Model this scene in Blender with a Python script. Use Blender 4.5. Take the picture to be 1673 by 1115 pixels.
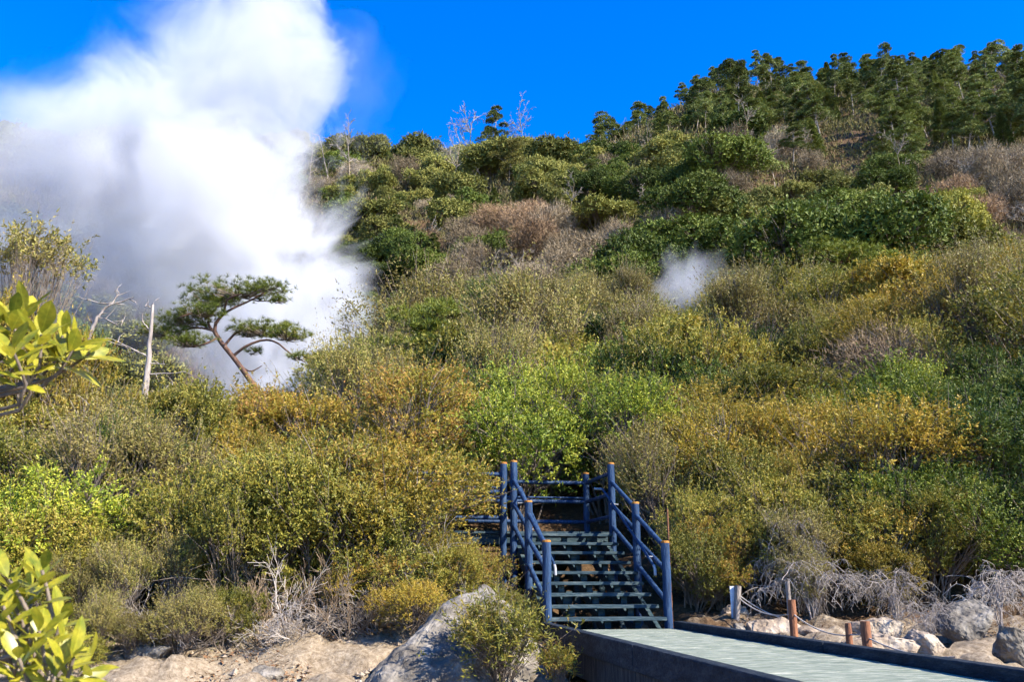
import bpy, bmesh, math, random
import numpy as np
from mathutils import Vector, Matrix, noise

# ------------------------------------------------------------------ camera, sky, sun, exposure
SC = bpy.context.scene
COL = SC.collection
for o in list(bpy.data.objects): bpy.data.objects.remove(o)
PITCH = math.radians(14.95)
FPX = 1440.0                                   # focal length in photograph pixels (1673 wide)
cam_d = bpy.data.cameras.new('camera'); cam = bpy.data.objects.new('camera', cam_d); COL.objects.link(cam)
cam.location = (0, 0, 0); cam.rotation_euler = (math.radians(90) + PITCH, 0, 0)
cam_d.sensor_width = 36; cam_d.lens = 36 * FPX / 1673
cam_d.clip_start = 0.05; cam_d.clip_end = 6000
cam_d.dof.use_dof = True; cam_d.dof.focus_distance = 14; cam_d.dof.aperture_fstop = 9
SC.camera = cam

SUN_AZ = math.radians(120)     # clockwise from the view direction (+Y)
SUN_EL = math.radians(38)
world = bpy.data.worlds.new('World'); SC.world = world; world.use_nodes = True
wn = world.node_tree; wn.nodes.clear()
w_out = wn.nodes.new('ShaderNodeOutputWorld'); w_bg = wn.nodes.new('ShaderNodeBackground')
w_sky = wn.nodes.new('ShaderNodeTexSky'); w_sky.sky_type = 'NISHITA'; w_sky.sun_disc = False
w_sky.sun_elevation = SUN_EL; w_sky.sun_rotation = SUN_AZ
w_sky.altitude = 1000; w_sky.air_density = 1.0; w_sky.dust_density = 0.0; w_sky.ozone_density = 5.0
w_hs = wn.nodes.new('ShaderNodeHueSaturation'); w_hs.inputs['Saturation'].default_value = 1.4
w_hs.inputs['Hue'].default_value = 0.515
wn.links.new(w_sky.outputs[0], w_hs.inputs['Color']); wn.links.new(w_hs.outputs[0], w_bg.inputs[0])
w_bg.inputs[1].default_value = 0.135
wn.links.new(w_bg.outputs[0], w_out.inputs[0])
sun_d = bpy.data.lights.new('sun', 'SUN'); sun_d.energy = 4.8; sun_d.angle = math.radians(0.5); sun_d.color = (1.0, 0.92, 0.80)
sun = bpy.data.objects.new('sun', sun_d); COL.objects.link(sun)
SUN_DIR = Vector((math.sin(SUN_AZ) * math.cos(SUN_EL), math.cos(SUN_AZ) * math.cos(SUN_EL), math.sin(SUN_EL)))
sun.rotation_euler = (-SUN_DIR).to_track_quat('-Z', 'Y').to_euler(); sun.location = (20, -20, 30)
vs = SC.view_settings; vs.view_transform = 'Standard'; vs.look = 'None'; vs.exposure = 1.58; vs.gamma = 1.0; vs.use_curve_mapping = False
cy = SC.cycles
cy.max_bounces = 6; cy.diffuse_bounces = 1; cy.glossy_bounces = 1; cy.transmission_bounces = 1; cy.volume_bounces = 5
cy.transparent_max_bounces = 8; cy.use_denoising = True; cy.use_adaptive_sampling = True; cy.adaptive_threshold = 0.03
cy.caustics_reflective = False; cy.caustics_refractive = False
cy.volume_step_rate = 0.3; cy.volume_max_steps = 256

# ------------------------------------------------------------------ helpers
RNG = np.random.default_rng(7)
cp, sp = math.cos(PITCH), math.sin(PITCH)
def at(px, py, Y):
    """the point that stands Y metres ahead and shows at this place of the photograph"""
    u = (px - 836.5) / FPX; v = (557.5 - py) / FPX
    y = cp - sp * v; z = sp + cp * v
    return Vector((u / y * Y, Y, z / y * Y))
def proj(p):
    d = p[1] * cp + p[2] * sp; v = (-p[1] * sp + p[2] * cp) / d
    return 836.5 + FPX * p[0] / d, 557.5 - FPX * v

def tag(o, label, cat, group=None, kind=None):
    o['label'] = label; o['category'] = cat
    if group: o['group'] = group
    if kind: o['kind'] = kind
    return o
def empty(name, loc, rz=0.0, s=1.0):
    o = bpy.data.objects.new(name, None); COL.objects.link(o); o.empty_display_size = 0.1
    o.location = loc; o.rotation_euler = (0, 0, rz); o.scale = (s, s, s) if not isinstance(s, tuple) else s
    return o
def obj(name, me, parent=None, mat=None, loc=None):
    o = bpy.data.objects.new(name, me); COL.objects.link(o)
    if parent is not None: o.parent = parent
    if loc is not None: o.location = loc
    if mat is not None:
        if len(me.materials) == 0: me.materials.append(mat)
        if me.materials[0] is not mat:
            o.material_slots[0].link = 'OBJECT'; o.material_slots[0].material = mat
    return o
def mesh_np(name, V, F, mat=None, smooth=False):
    """V (n,3); F a list of (m,k) index arrays"""
    me = bpy.data.meshes.new(name)
    V = np.asarray(V, np.float32)
    me.vertices.add(len(V)); me.vertices.foreach_set('co', V.ravel())
    F = [np.asarray(f, np.int32) for f in F if len(f)]
    nl = sum(f.size for f in F); npoly = sum(len(f) for f in F)
    me.loops.add(nl); me.polygons.add(npoly)
    me.loops.foreach_set('vertex_index', np.concatenate([f.ravel() for f in F]))
    tot = np.concatenate([np.full(len(f), f.shape[1], np.int32) for f in F])
    st = np.concatenate([[0], np.cumsum(tot)[:-1]]).astype(np.int32)
    me.polygons.foreach_set('loop_start', st)
    me.polygons.foreach_set('use_smooth', np.full(npoly, smooth, bool))
    me.update(calc_edges=True)
    if mat is not None: me.materials.append(mat)
    return me
class MB:
    def __init__(s): s.V = []; s.F3 = []; s.F4 = []; s.n = 0
    def add(s, V, F):
        V = np.asarray(V, float); F = np.asarray(F, int)
        if len(V) == 0: return
        s.V.append(V); (s.F3 if F.shape[1] == 3 else s.F4).append(F + s.n); s.n += len(V)
    def mesh(s, name, mat=None, smooth=False):
        F = []
        if s.F4: F.append(np.concatenate(s.F4))
        if s.F3: F.append(np.concatenate(s.F3))
        return mesh_np(name, np.concatenate(s.V), F, mat, smooth)
    def tube(s, P, R, k=5, cap=False):
        P = np.asarray(P, float); n = len(P); R = np.broadcast_to(np.asarray(R, float), (n,))
        T = np.gradient(P, axis=0); T /= np.linalg.norm(T, axis=1, keepdims=True) + 1e-9
        a = np.array([0, 0, 1.0]) if abs(T[0, 2]) < 0.9 else np.array([1.0, 0, 0])
        B = np.cross(T, a); B /= np.linalg.norm(B, axis=1, keepdims=True) + 1e-9; N = np.cross(B, T)
        an = np.arange(k) * 2 * math.pi / k
        ring = np.cos(an)[None, :, None] * B[:, None] + np.sin(an)[None, :, None] * N[:, None]
        V = (P[:, None] + ring * R[:, None, None]).reshape(-1, 3)
        i = np.arange(n - 1)[:, None] * k; j = np.arange(k)[None]; j2 = (j + 1) % k
        F = np.stack([i + j, i + j2, i + k + j2, i + k + j], -1).reshape(-1, 4)
        s.add(V, F)
        if cap:
            for e, rev in ((0, True), (n - 1, False)):
                ids = e * k + np.arange(k); c = np.vstack([V[ids], P[e][None]])
                f = np.stack([np.arange(k), (np.arange(k) + 1) % k, np.full(k, k)], -1)
                s.add(c, f[:, ::-1] if rev else f)
    def box(s, c, size, M=None):
        c = np.asarray(c, float); h = np.asarray(size, float) / 2
        q = np.array([[x, y, z] for x in (-1, 1) for y in (-1, 1) for z in (-1, 1)], float) * h
        if M is not None: q = q @ np.asarray(M, float).T
        s.add(q + c, [[0, 1, 3, 2], [4, 6, 7, 5], [0, 4, 5, 1], [2, 3, 7, 6], [0, 2, 6, 4], [1, 5, 7, 3]])
def unit(v): return v / (np.linalg.norm(v, axis=-1, keepdims=True) + 1e-9)
def rdir(r, n, zb=0.0):
    v = r.normal(size=(n, 3)); v[:, 2] += zb; return unit(v)

# ------------------------------------------------------------------ materials
def nodes(name):
    m = bpy.data.materials.new(name); m.use_nodes = True; t = m.node_tree; t.nodes.clear()
    out = t.nodes.new('ShaderNodeOutputMaterial'); return m, t, out
def ramp(t, stops, interp='LINEAR'):
    r = t.nodes.new('ShaderNodeValToRGB'); e = r.color_ramp.elements; r.color_ramp.interpolation = interp
    while len(e) < len(stops): e.new(0.5)
    for k, (p, c) in enumerate(stops): e[k].position = p; e[k].color = (*c, 1)
    return r
def nd(t, kind, **kw):
    n = t.nodes.new(kind)
    for k, v in kw.items(): setattr(n, k, v)
    return n
def math_(t, op, a, b=None, c=None, clamp=False):
    n = t.nodes.new('ShaderNodeMath'); n.operation = op; n.use_clamp = clamp
    for i, x in enumerate((a, b, c)):
        if x is None: continue
        if isinstance(x, (int, float)): n.inputs[i].default_value = x
        else: t.links.new(x, n.inputs[i])
    return n.outputs[0]
def leafmat(name, cols, trans=0.2, rough=0.5, spec=0.3, vary=0.25, patch=1.1):
    m, t, out = nodes(name)
    geo = nd(t, 'ShaderNodeNewGeometry'); oi = nd(t, 'ShaderNodeObjectInfo')
    k = len(cols); r = ramp(t, [(i / max(k - 1, 1), c) for i, c in enumerate(cols)])
    tc = nd(t, 'ShaderNodeTexCoord'); pn = nd(t, 'ShaderNodeTexNoise'); pn.inputs['Scale'].default_value = patch; pn.inputs['Detail'].default_value = 2
    pv = nd(t, 'ShaderNodeVectorMath', operation='ADD'); t.links.new(tc.outputs['Object'], pv.inputs[0]); t.links.new(math_(t, 'MULTIPLY', oi.outputs['Random'], 40), pv.inputs[1]); t.links.new(pv.outputs[0], pn.inputs['Vector'])
    f = math_(t, 'ADD', math_(t, 'MULTIPLY', geo.outputs['Random Per Island'], 0.55), math_(t, 'MULTIPLY', oi.outputs['Random'], 0.2))
    f = math_(t, 'ADD', f, math_(t, 'MULTIPLY', math_(t, 'SUBTRACT', pn.outputs[0], .36), 0.9), clamp=True)
    t.links.new(f, r.inputs[0])
    hs = nd(t, 'ShaderNodeHueSaturation')
    t.links.new(math_(t, 'ADD', math_(t, 'MULTIPLY', oi.outputs['Random'], vary * 2), 1 - vary), hs.inputs['Value'])
    t.links.new(r.outputs[0], hs.inputs['Color'])
    p = nd(t, 'ShaderNodeBsdfPrincipled'); p.inputs['Roughness'].default_value = rough; p.inputs['Specular IOR Level'].default_value = spec
    t.links.new(hs.outputs[0], p.inputs['Base Color'])
    tr = nd(t, 'ShaderNodeBsdfTranslucent'); t.links.new(hs.outputs[0], tr.inputs['Color'])
    mx = nd(t, 'ShaderNodeMixShader'); mx.inputs[0].default_value = trans
    t.links.new(p.outputs[0], mx.inputs[1]); t.links.new(tr.outputs[0], mx.inputs[2]); t.links.new(mx.outputs[0], out.inputs[0])
    return m
def surfmat(name, c1, c2, scale=8, rough=0.8, bump=0.3, stretch=(1, 1, 1), c3=None, detail=6, spec=0.3, bscale=None):
    """two or three colours mixed by noise, with fine relief"""
    m, t, out = nodes(name)
    tc = nd(t, 'ShaderNodeTexCoord'); mp = nd(t, 'ShaderNodeMapping'); mp.inputs['Scale'].default_value = stretch
    t.links.new(tc.outputs['Object'], mp.inputs[0])
    n1 = nd(t, 'ShaderNodeTexNoise'); n1.inputs['Scale'].default_value = scale; n1.inputs['Detail'].default_value = detail; n1.inputs['Roughness'].default_value = 0.65
    t.links.new(mp.outputs[0], n1.inputs['Vector'])
    st = [(0.33, c1), (0.66, c2)] if c3 is None else [(0.3, c1), (0.5, c2), (0.7, c3)]
    r = ramp(t, st); t.links.new(n1.outputs[0], r.inputs[0])
    p = nd(t, 'ShaderNodeBsdfPrincipled'); p.inputs['Roughness'].default_value = rough; p.inputs['Specular IOR Level'].default_value = spec
    t.links.new(r.outputs[0], p.inputs['Base Color'])
    n2 = nd(t, 'ShaderNodeTexNoise'); n2.inputs['Scale'].default_value = bscale or scale * 3; n2.inputs['Detail'].default_value = 8
    t.links.new(mp.outputs[0], n2.inputs['Vector'])
    b = nd(t, 'ShaderNodeBump'); b.inputs['Strength'].default_value = bump; b.inputs['Distance'].default_value = 0.03
    t.links.new(n2.outputs[0], b.inputs['Height']); t.links.new(b.outputs[0], p.inputs['Normal'])
    t.links.new(p.outputs[0], out.inputs[0])
    return m
M = {}
M['yellow'] = leafmat('leaf_yellow', [(0.085, 0.092, 0.014), (0.2, 0.167, 0.02), (0.337, 0.259, 0.03), (0.421, 0.27, 0.04), (0.253, 0.14, 0.03)], .3)
M['olive'] = leafmat('leaf_olive', [(0.052, 0.073, 0.012), (0.137, 0.146, 0.022), (0.254, 0.237, 0.035), (0.317, 0.248, 0.04), (0.212, 0.136, 0.035)], .3)
M['green'] = leafmat('leaf_green', [(0.04, 0.075, 0.011), (0.097, 0.149, 0.015), (0.194, 0.236, 0.024), (0.342, 0.348, 0.033), (0.296, 0.248, 0.033)], .25, .5, .25)
M['dark'] = leafmat('leaf_dark', [(0.022, 0.044, 0.009), (0.048, 0.081, 0.012), (0.102, 0.13, 0.02), (0.192, 0.195, 0.028)], .2, .5, .2)
M['brown'] = leafmat('leaf_brown', [(0.082, 0.066, 0.02), (0.184, 0.144, 0.04), (0.297, 0.239, 0.07), (0.226, 0.215, 0.04), (0.123, 0.144, 0.02)], .25)
M['orange'] = leafmat('leaf_orange', [(0.093, 0.118, 0.015), (0.224, 0.224, 0.03), (0.337, 0.258, 0.04), (0.337, 0.165, 0.04), (0.15, 0.176, 0.03)], .35)
M['fargreen'] = leafmat('leaf_far_green', [(0.032, 0.056, 0.009), (0.081, 0.113, 0.015), (0.168, 0.193, 0.031)], .15, .6, .2, patch=.4)
M['farolive'] = leafmat('leaf_far_olive', [(0.079, 0.094, 0.02), (0.187, 0.19, 0.039), (0.36, 0.32, 0.085)], .15, .6, .2, patch=.4)
M['faryellow'] = leafmat('leaf_far_yellow', [(0.073, 0.092, 0.014), (0.178, 0.178, 0.025), (0.303, 0.27, 0.04)], .2, .6, .2, patch=.4)
M['fartwig'] = leafmat('twig_far_grey', [(.12, .085, .05), (.24, .185, .115), (.36, .295, .20)], .0, .9, .1)
M['farred'] = leafmat('twig_far_red', [(.14, .085, .05), (.28, .18, .10), (.40, .28, .17)], .0, .9, .1)
M['farpine'] = leafmat('needle_far', [(0.05, 0.072, 0.018), (0.132, 0.162, 0.038), (0.264, 0.282, 0.079)], .12, .6, .2, patch=.5)
M['faryelpine'] = leafmat('needle_far_gold', [(.06, .065, .015), (.14, .13, .025), (.25, .19, .035)], .15, .6, .2)
M['needle'] = leafmat('needle_near', [(0.044, 0.069, 0.012), (0.11, 0.144, 0.02), (0.22, 0.241, 0.03), (0.308, 0.287, 0.04)], .2, .5, .3)
M['laurel'] = leafmat('leaf_laurel', [(.07, .11, .014), (.19, .22, .02), (.40, .36, .03), (.56, .46, .06)], .45, .35, .45, .1, patch=3.0)
def add_veins(m):
    # pale midrib and side veins, blotches
    t = m.node_tree; p = next(n for n in t.nodes if n.type == 'BSDF_PRINCIPLED'); src = p.inputs['Base Color'].links[0].from_socket
    tc = nd(t, 'ShaderNodeTexCoord'); s_ = nd(t, 'ShaderNodeSeparateXYZ'); t.links.new(tc.outputs['Object'], s_.inputs[0]); ax = math_(t, 'ABSOLUTE', s_.outputs[0])
    mid = math_(t, 'SUBTRACT', 1.0, math_(t, 'MULTIPLY', ax, 70), clamp=True); ph = math_(t, 'SUBTRACT', math_(t, 'MULTIPLY', s_.outputs[1], 62), math_(t, 'MULTIPLY', ax, 60)); sv = math_(t, 'POWER', math_(t, 'ABSOLUTE', math_(t, 'SINE', ph)), 14)
    nz = nd(t, 'ShaderNodeTexNoise'); nz.inputs['Scale'].default_value = 9; nz.inputs['Detail'].default_value = 5; t.links.new(tc.outputs['Object'], nz.inputs['Vector'])
    val = math_(t, 'ADD', math_(t, 'ADD', math_(t, 'MULTIPLY', nz.outputs[0], .8), .58), math_(t, 'ADD', math_(t, 'MULTIPLY', mid, .45), math_(t, 'MULTIPLY', sv, -.10)))
    hs = nd(t, 'ShaderNodeHueSaturation'); t.links.new(src, hs.inputs['Color']); t.links.new(val, hs.inputs['Value'])
    for n in t.nodes:
        if n.type in ('BSDF_PRINCIPLED', 'BSDF_TRANSLUCENT'): t.links.new(hs.outputs[0], n.inputs[0])
add_veins(M['laurel'])
M['bark'] = surfmat('bark', (.08, .06, .045), (.22, .175, .135), 9, .9, .6, (1, 1, .25))
M['redbark'] = surfmat('bark_pine', (.06, .032, .022), (.15, .085, .06), 9, .9, .7, (1, 1, .3))
M['palebark'] = surfmat('bark_pale', (.15, .12, .09), (.31, .265, .215), 5, .9, .5, (1, 1, .25))
M['deadwood'] = surfmat('dead_wood', (.16, .13, .11), (.38, .33, .29), 8, .85, .5, (1, 1, .2))
M['whitetwig'] = leafmat('twig_white', [(.14, .115, .095), (.25, .215, .18), (.40, .355, .31)], .0, .85, .2, .1)
M['browntwig'] = leafmat('twig_brown', [(.09, .06, .035), (.19, .135, .085), (.30, .225, .15)], .0, .9, .1)
M['bluepaint'] = surfmat('blue_paint', (.006, .017, .045), (.014, .040, .095), 5, .6, .5, (3, 3, .5), c3=(.05, .085, .14), spec=.25)
M['tread'] = surfmat('tread_paint', (.010, .024, .036), (.026, .05, .062), 4, .7, .4, (1, 5, 5), c3=(.09, .115, .115), spec=.2)
M['cap'] = surfmat('cut_wood', (.30, .11, .015), (.40, .18, .03), 14, .7, .3)
M['steel'] = surfmat('galvanised', (.20, .205, .215), (.32, .325, .335), 12, .4, .1)
M['deck'] = surfmat('deck_paint', (.07, .095, .072), (.19, .22, .165), 4, .65, .5, (1.2, 10, 1), c3=(.48, .47, .38))
M['kerb'] = surfmat('kerb_paint', (.006, .009, .014), (.014, .021, .03), 5, .75, .5, (4, 1.2, 4), c3=(.035, .042, .05), spec=.15)
M['sideboard'] = surfmat('side_board', (.012, .014, .018), (.035, .036, .038), 6, .85, .6, (5, 5, .7), c3=(.075, .072, .068), spec=.1)
M['post'] = surfmat('post_wood', (.13, .05, .025), (.30, .13, .06), 8, .8, .6, (2, 2, .3))
M['greypost'] = surfmat('grey_wood', (.16, .13, .11), (.34, .30, .26), 8, .85, .6, (2, 2, .3))
M['rust'] = surfmat('rust', (.10, .04, .02), (.22, .10, .05), 20, .9, .4)
M['white'] = surfmat('white_board', (.55, .57, .60), (.75, .76, .78), 6, .6, .1)
M['rope'] = surfmat('rope', (.30, .26, .22), (.52, .48, .42), 60, .9, .5)
M['rock'] = surfmat('grey_rock', (.045, .038, .030), (.13, .114, .092), 4.5, .9, 1.0, c3=(.30, .27, .225), bscale=14, detail=10)
M['tanrock'] = surfmat('tan_rock', (.12, .085, .055), (.27, .21, .15), 3.4, .9, 1.0, c3=(.42, .36, .28), bscale=11)

# ------------------------------------------------------------------ ground
YS = [-60, 0, 8, 10.5, 13, 15, 18, 22, 28, 40, 60, 90, 150, 200, 225, 260, 320, 500, 2500]
PROF = {
 -1.0: [-2.5, -1.7, -1.6, -1.1, -.4, .2, 1.0, 1.8, 1, -2, -2, 10, 52, 90, 113, 126, 105, 20, -10],
 -0.6: [-2.5, -1.7, -1.6, -1.1, -.4, .2, 1.0, 1.8, 1, -2, -2, 10, 52, 90, 113, 126, 105, 20, -10],
 -0.3: [-2.5, -1.7, -1.6, -1.1, -.5, 0, .8, 1.5, .5, -3, -3, 10, 52, 92, 116, 118, 95, 20, -10],
 -0.12: [-2.5, -1.7, -1.6, -1.1, -.5, .0, .9, 1.9, 3.2, 5, 10, 24, 62, 94, 110, 106, 85, 20, -10],
 0.05: [-2.5, -1.7, -1.5, -1.05, -.6, .1, 1.2, 2.4, 4.3, 8.8, 16, 31, 68, 98, 111, 106, 85, 20, -10],
 0.3: [-2.5, -1.7, -1.4, -.92, -.62, .15, 1.4, 2.8, 5, 9.5, 18, 36, 80, 117, 132, 141, 125, 40, -10],
 0.55: [-2.5, -1.6, -1.2, -.88, -.5, .4, 1.8, 3.4, 6, 11, 20, 39, 85, 121, 136, 150, 142, 60, 0],
 1.0: [-2.5, -1.6, -1.1, -.8, -.4, .6, 2.2, 4, 7, 13, 23, 44, 92, 129, 144, 158, 152, 70, 0]}
AK = sorted(PROF); PA = np.array([PROF[a] for a in AK]); AK = np.array(AK)
_r = np.random.default_rng(3)
SIN = [(w, _r.uniform(0, 6.28), _r.uniform(0, 6.28), _r.uniform(-.5, .5)) for w in (2.2, 3.1, 5, 7, 11, 17, 26, 40)]
SD = Vector((-0.172, 0.985, 0)).normalized(); SR = Vector((0.985, 0.172, 0)).normalized()     # along / across walkway and stairs
L0 = Vector((0.45, 11.9, 0))                                                                 # foot of the left newel post
def ground(x, y):
    x = np.asarray(x, float); y = np.asarray(y, float)
    a = np.clip(x / np.maximum(y, 12), -1, 1)
    Z = np.stack([np.interp(y, YS, p) for p in PA])
    i = np.clip(np.searchsorted(AK, a) - 1, 0, len(AK) - 2)
    t = (a - AK[i]) / (AK[i + 1] - AK[i]); t = t * t * (3 - 2 * t)
    z = np.take_along_axis(Z, i[None], 0)[0] * (1 - t) + np.take_along_axis(Z, (i + 1)[None], 0)[0] * t
    amp = np.clip((y - 11) / 12, .0, 1)
    for w, p1, p2, q in SIN:
        k = 6.28 / w
        z = z + amp * np.minimum(.035 * w, .0045 * w * np.maximum(y, 1) ** .5) * np.sin(k * (x + q * y) + p1) * np.cos(k * (y - q * x) * .9 + p2)
    s = (x - L0.x - .8) * SR.x + (y - L0.y) * SR.y; l = (x - L0.x) * SD.x + (y - L0.y) * SD.y       # gully under the walkway
    z = z - .45 * np.exp(-(s / 1.0) ** 2) * np.clip((1.2 - l) / 1.0, 0, 1)
    s2 = np.clip((l) / 1.0, 0, 1) * np.clip((6 - l) / 2, 0, 1)
    z = z - .5 * np.exp(-((s) / 1.5) ** 2) * s2
    return z
def gz(x, y): return float(ground(np.array([x]), np.array([y]))[0])
def axis_(dense0, dense1, step, lo, hi, g):
    c = list(np.arange(dense0, dense1 + 1e-6, step)); s = step
    while c[-1] < hi: s *= g; c.append(c[-1] + s)
    s = step
    while c[0] > lo: s *= g; c.insert(0, c[0] - s)
    return np.array(c)
gx = axis_(-6.5, 6.5, .085, -2500, 2500, 1.085); gy = axis_(8.0, 15.0, .085, -60, 2500, 1.06)
GX, GY = np.meshgrid(gx, gy); GZ = ground(GX.ravel(), GY.ravel()).reshape(GX.shape)
rough = np.zeros_like(GZ)
near = (GX > -8) & (GX < 8) & (GY > 6) & (GY < 18)
for j, i in np.argwhere(near):
    v = Vector((GX[j, i], GY[j, i], 0))
    rough[j, i] = .30 * (noise.hetero_terrain(v * 1.3, .9, 2.0, 5, .6) - .5) * .5 + .05 * noise.noise(v * 6) + .05 * noise.noise(v * 13) + .05 * noise.cell(v * 2.1 + noise.noise_vector(v * 3) * .25) * (1 if GY[j, i] < 13.5 else .4)
GZ += rough * np.clip((18 - GY) / 3, 0, 1) * .8
ny, nx = GX.shape
idx = np.arange(nx * ny).reshape(ny, nx)
F = np.stack([idx[:-1, :-1], idx[:-1, 1:], idx[1:, 1:], idx[1:, :-1]], -1).reshape(-1, 4)
m, t, out = nodes('ground')
geo = nd(t, 'ShaderNodeNewGeometry'); sep = nd(t, 'ShaderNodeSeparateXYZ'); t.links.new(geo.outputs['Position'], sep.inputs[0])
n1 = nd(t, 'ShaderNodeTexNoise'); n1.inputs['Scale'].default_value = 1.6; n1.inputs['Detail'].default_value = 10; n1.inputs['Roughness'].default_value = .7; t.links.new(geo.outputs['Position'], n1.inputs['Vector'])
n2 = nd(t, 'ShaderNodeTexNoise'); n2.inputs['Scale'].default_value = 14; n2.inputs['Detail'].default_value = 8; n2.inputs['Roughness'].default_value = .75; t.links.new(geo.outputs['Position'], n2.inputs['Vector'])
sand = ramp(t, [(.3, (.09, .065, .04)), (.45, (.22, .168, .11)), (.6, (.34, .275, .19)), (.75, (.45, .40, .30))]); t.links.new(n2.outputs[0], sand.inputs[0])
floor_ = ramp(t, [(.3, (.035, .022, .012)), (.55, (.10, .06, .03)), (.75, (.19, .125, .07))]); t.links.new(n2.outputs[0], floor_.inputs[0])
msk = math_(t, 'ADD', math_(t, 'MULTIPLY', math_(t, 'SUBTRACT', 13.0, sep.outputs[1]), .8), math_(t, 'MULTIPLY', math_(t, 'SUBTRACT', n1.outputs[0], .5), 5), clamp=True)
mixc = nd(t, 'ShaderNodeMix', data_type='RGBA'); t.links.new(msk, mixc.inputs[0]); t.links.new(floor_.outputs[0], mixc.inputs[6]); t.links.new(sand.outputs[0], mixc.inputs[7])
p = nd(t, 'ShaderNodeBsdfPrincipled'); p.inputs['Roughness'].default_value = .95; p.inputs['Specular IOR Level'].default_value = .15
t.links.new(mixc.outputs[2], p.inputs['Base Color'])
b = nd(t, 'ShaderNodeBump'); b.inputs['Strength'].default_value = .8; b.inputs['Distance'].default_value = .05; t.links.new(n2.outputs[0], b.inputs['Height']); t.links.new(b.outputs[0], p.inputs['Normal'])
t.links.new(p.outputs[0], out.inputs[0]); M['ground'] = m
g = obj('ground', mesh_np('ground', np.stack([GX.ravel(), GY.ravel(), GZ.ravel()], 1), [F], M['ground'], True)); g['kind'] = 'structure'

# ------------------------------------------------------------------ steam
def steammat(name, build):
    m, t, out = nodes(name)
    tc = nd(t, 'ShaderNodeTexCoord'); dens = build(t, tc.outputs['Object'])
    v = nd(t, 'ShaderNodeVolumePrincipled'); v.inputs['Color'].default_value = (.76, .775, .81, 1); v.inputs['Anisotropy'].default_value = 0.0
    t.links.new(dens, v.inputs['Density']); t.links.new(v.outputs[0], out.inputs['Volume'])
    return m
SY = 78.0
ROWS = [(700, 470, 120), (640, 435, 165), (560, 405, 200), (480, 345, 250), (400, 310, 265), (300, 255, 260), (200, 300, 215), (100, 385, 175), (0, 420, 115), (-100, 435, 105), (-220, 470, 110)]
base = at(440, 690, SY)
rows = []
for py, c, r in ROWS:
    P = at(c, py, SY); E = at(c + r, py, SY); rows.append((P.z - base.z, P.x - base.x, E.x - P.x))
HT = rows[-1][0]
LOBES = [(110, 440, 210, 120, .06, 1.0), (280, 540, 130, 90, .035, 1.0), (20, 320, 240, 150, .07, 1.0), (570, 120, 120, 150, .022, .45)]
lob = []
for px, py, rx, rz, dn, bi in LOBES:
    P = at(px, py, SY) - base; q = at(px + rx, py, SY) - base; w = at(px, py - rz, SY) - base
    lob.append((P.x, P.z, q.x - P.x, w.z - P.z, dn, bi))
def curve_node(t, fac, pts):
    n = nd(t, 'ShaderNodeFloatCurve'); cv = n.mapping.curves[0]
    while len(cv.points) < len(pts): cv.points.new(.5, .5)
    for k, (x, y) in enumerate(pts): cv.points[k].location = (x, y)
    n.mapping.use_clip = False; n.mapping.update(); t.links.new(fac, n.inputs['Value']); return n.outputs[0]
def plume_density(t, co):
    s = nd(t, 'ShaderNodeSeparateXYZ'); t.links.new(co, s.inputs[0]); x, y, z = s.outputs
    tt = math_(t, 'DIVIDE', z, HT, clamp=True)
    cx = math_(t, 'MULTIPLY', math_(t, 'SUBTRACT', curve_node(t, tt, [(r[0] / HT, r[1] / 60 + .5) for r in rows]), .5), 60)
    rr = math_(t, 'MULTIPLY', curve_node(t, tt, [(r[0] / HT, r[2] / 40) for r in rows]), 40)
    n1 = nd(t, 'ShaderNodeTexNoise'); n1.inputs['Scale'].default_value = .10; n1.inputs['Detail'].default_value = 8; n1.inputs['Roughness'].default_value = .66; n1.inputs['Distortion'].default_value = .5
    t.links.new(co, n1.inputs['Vector']); nz = math_(t, 'SUBTRACT', n1.outputs[0], .5)
    dx = math_(t, 'DIVIDE', math_(t, 'SUBTRACT', x, cx), rr); dy = math_(t, 'DIVIDE', y, math_(t, 'MULTIPLY', rr, .8))
    d = math_(t, 'SQRT', math_(t, 'ADD', math_(t, 'MULTIPLY', dx, dx), math_(t, 'MULTIPLY', dy, dy)))
    e = math_(t, 'SUBTRACT', math_(t, 'ADD', 1.0, math_(t, 'MULTIPLY', nz, 3.1)), d)
    e = math_(t, 'MULTIPLY', e, math_(t, 'ADD', 1.7, math_(t, 'MULTIPLY', math_(t, 'ADD', dx, .3, clamp=True), 2.6)), clamp=True)
    side = math_(t, 'ADD', .30, math_(t, 'MULTIPLY', math_(t, 'ADD', dx, 1.0, clamp=True), .70))
    top = math_(t, 'SUBTRACT', 1.15, math_(t, 'MULTIPLY', tt, .8))
    dens = math_(t, 'MULTIPLY', math_(t, 'MULTIPLY', math_(t, 'MULTIPLY', math_(t, 'POWER', e, 1.3), .22), side), top)
    for lx, lz, rx, rz, dn, bi in lob:
        ax = math_(t, 'DIVIDE', math_(t, 'SUBTRACT', x, lx), rx); az = math_(t, 'DIVIDE', math_(t, 'SUBTRACT', z, lz), rz); ay = math_(t, 'DIVIDE', y, (rx + rz) * .5)
        q = math_(t, 'ADD', math_(t, 'ADD', math_(t, 'MULTIPLY', ax, ax), math_(t, 'MULTIPLY', ay, ay)), math_(t, 'MULTIPLY', az, az))
        e2 = math_(t, 'SUBTRACT', math_(t, 'ADD', bi, math_(t, 'MULTIPLY', nz, 3.0)), q)
        e2 = math_(t, 'MULTIPLY', math_(t, 'MULTIPLY', e2, 1.0, clamp=True), dn); dens = math_(t, 'ADD', dens, e2)
    return dens
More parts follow.
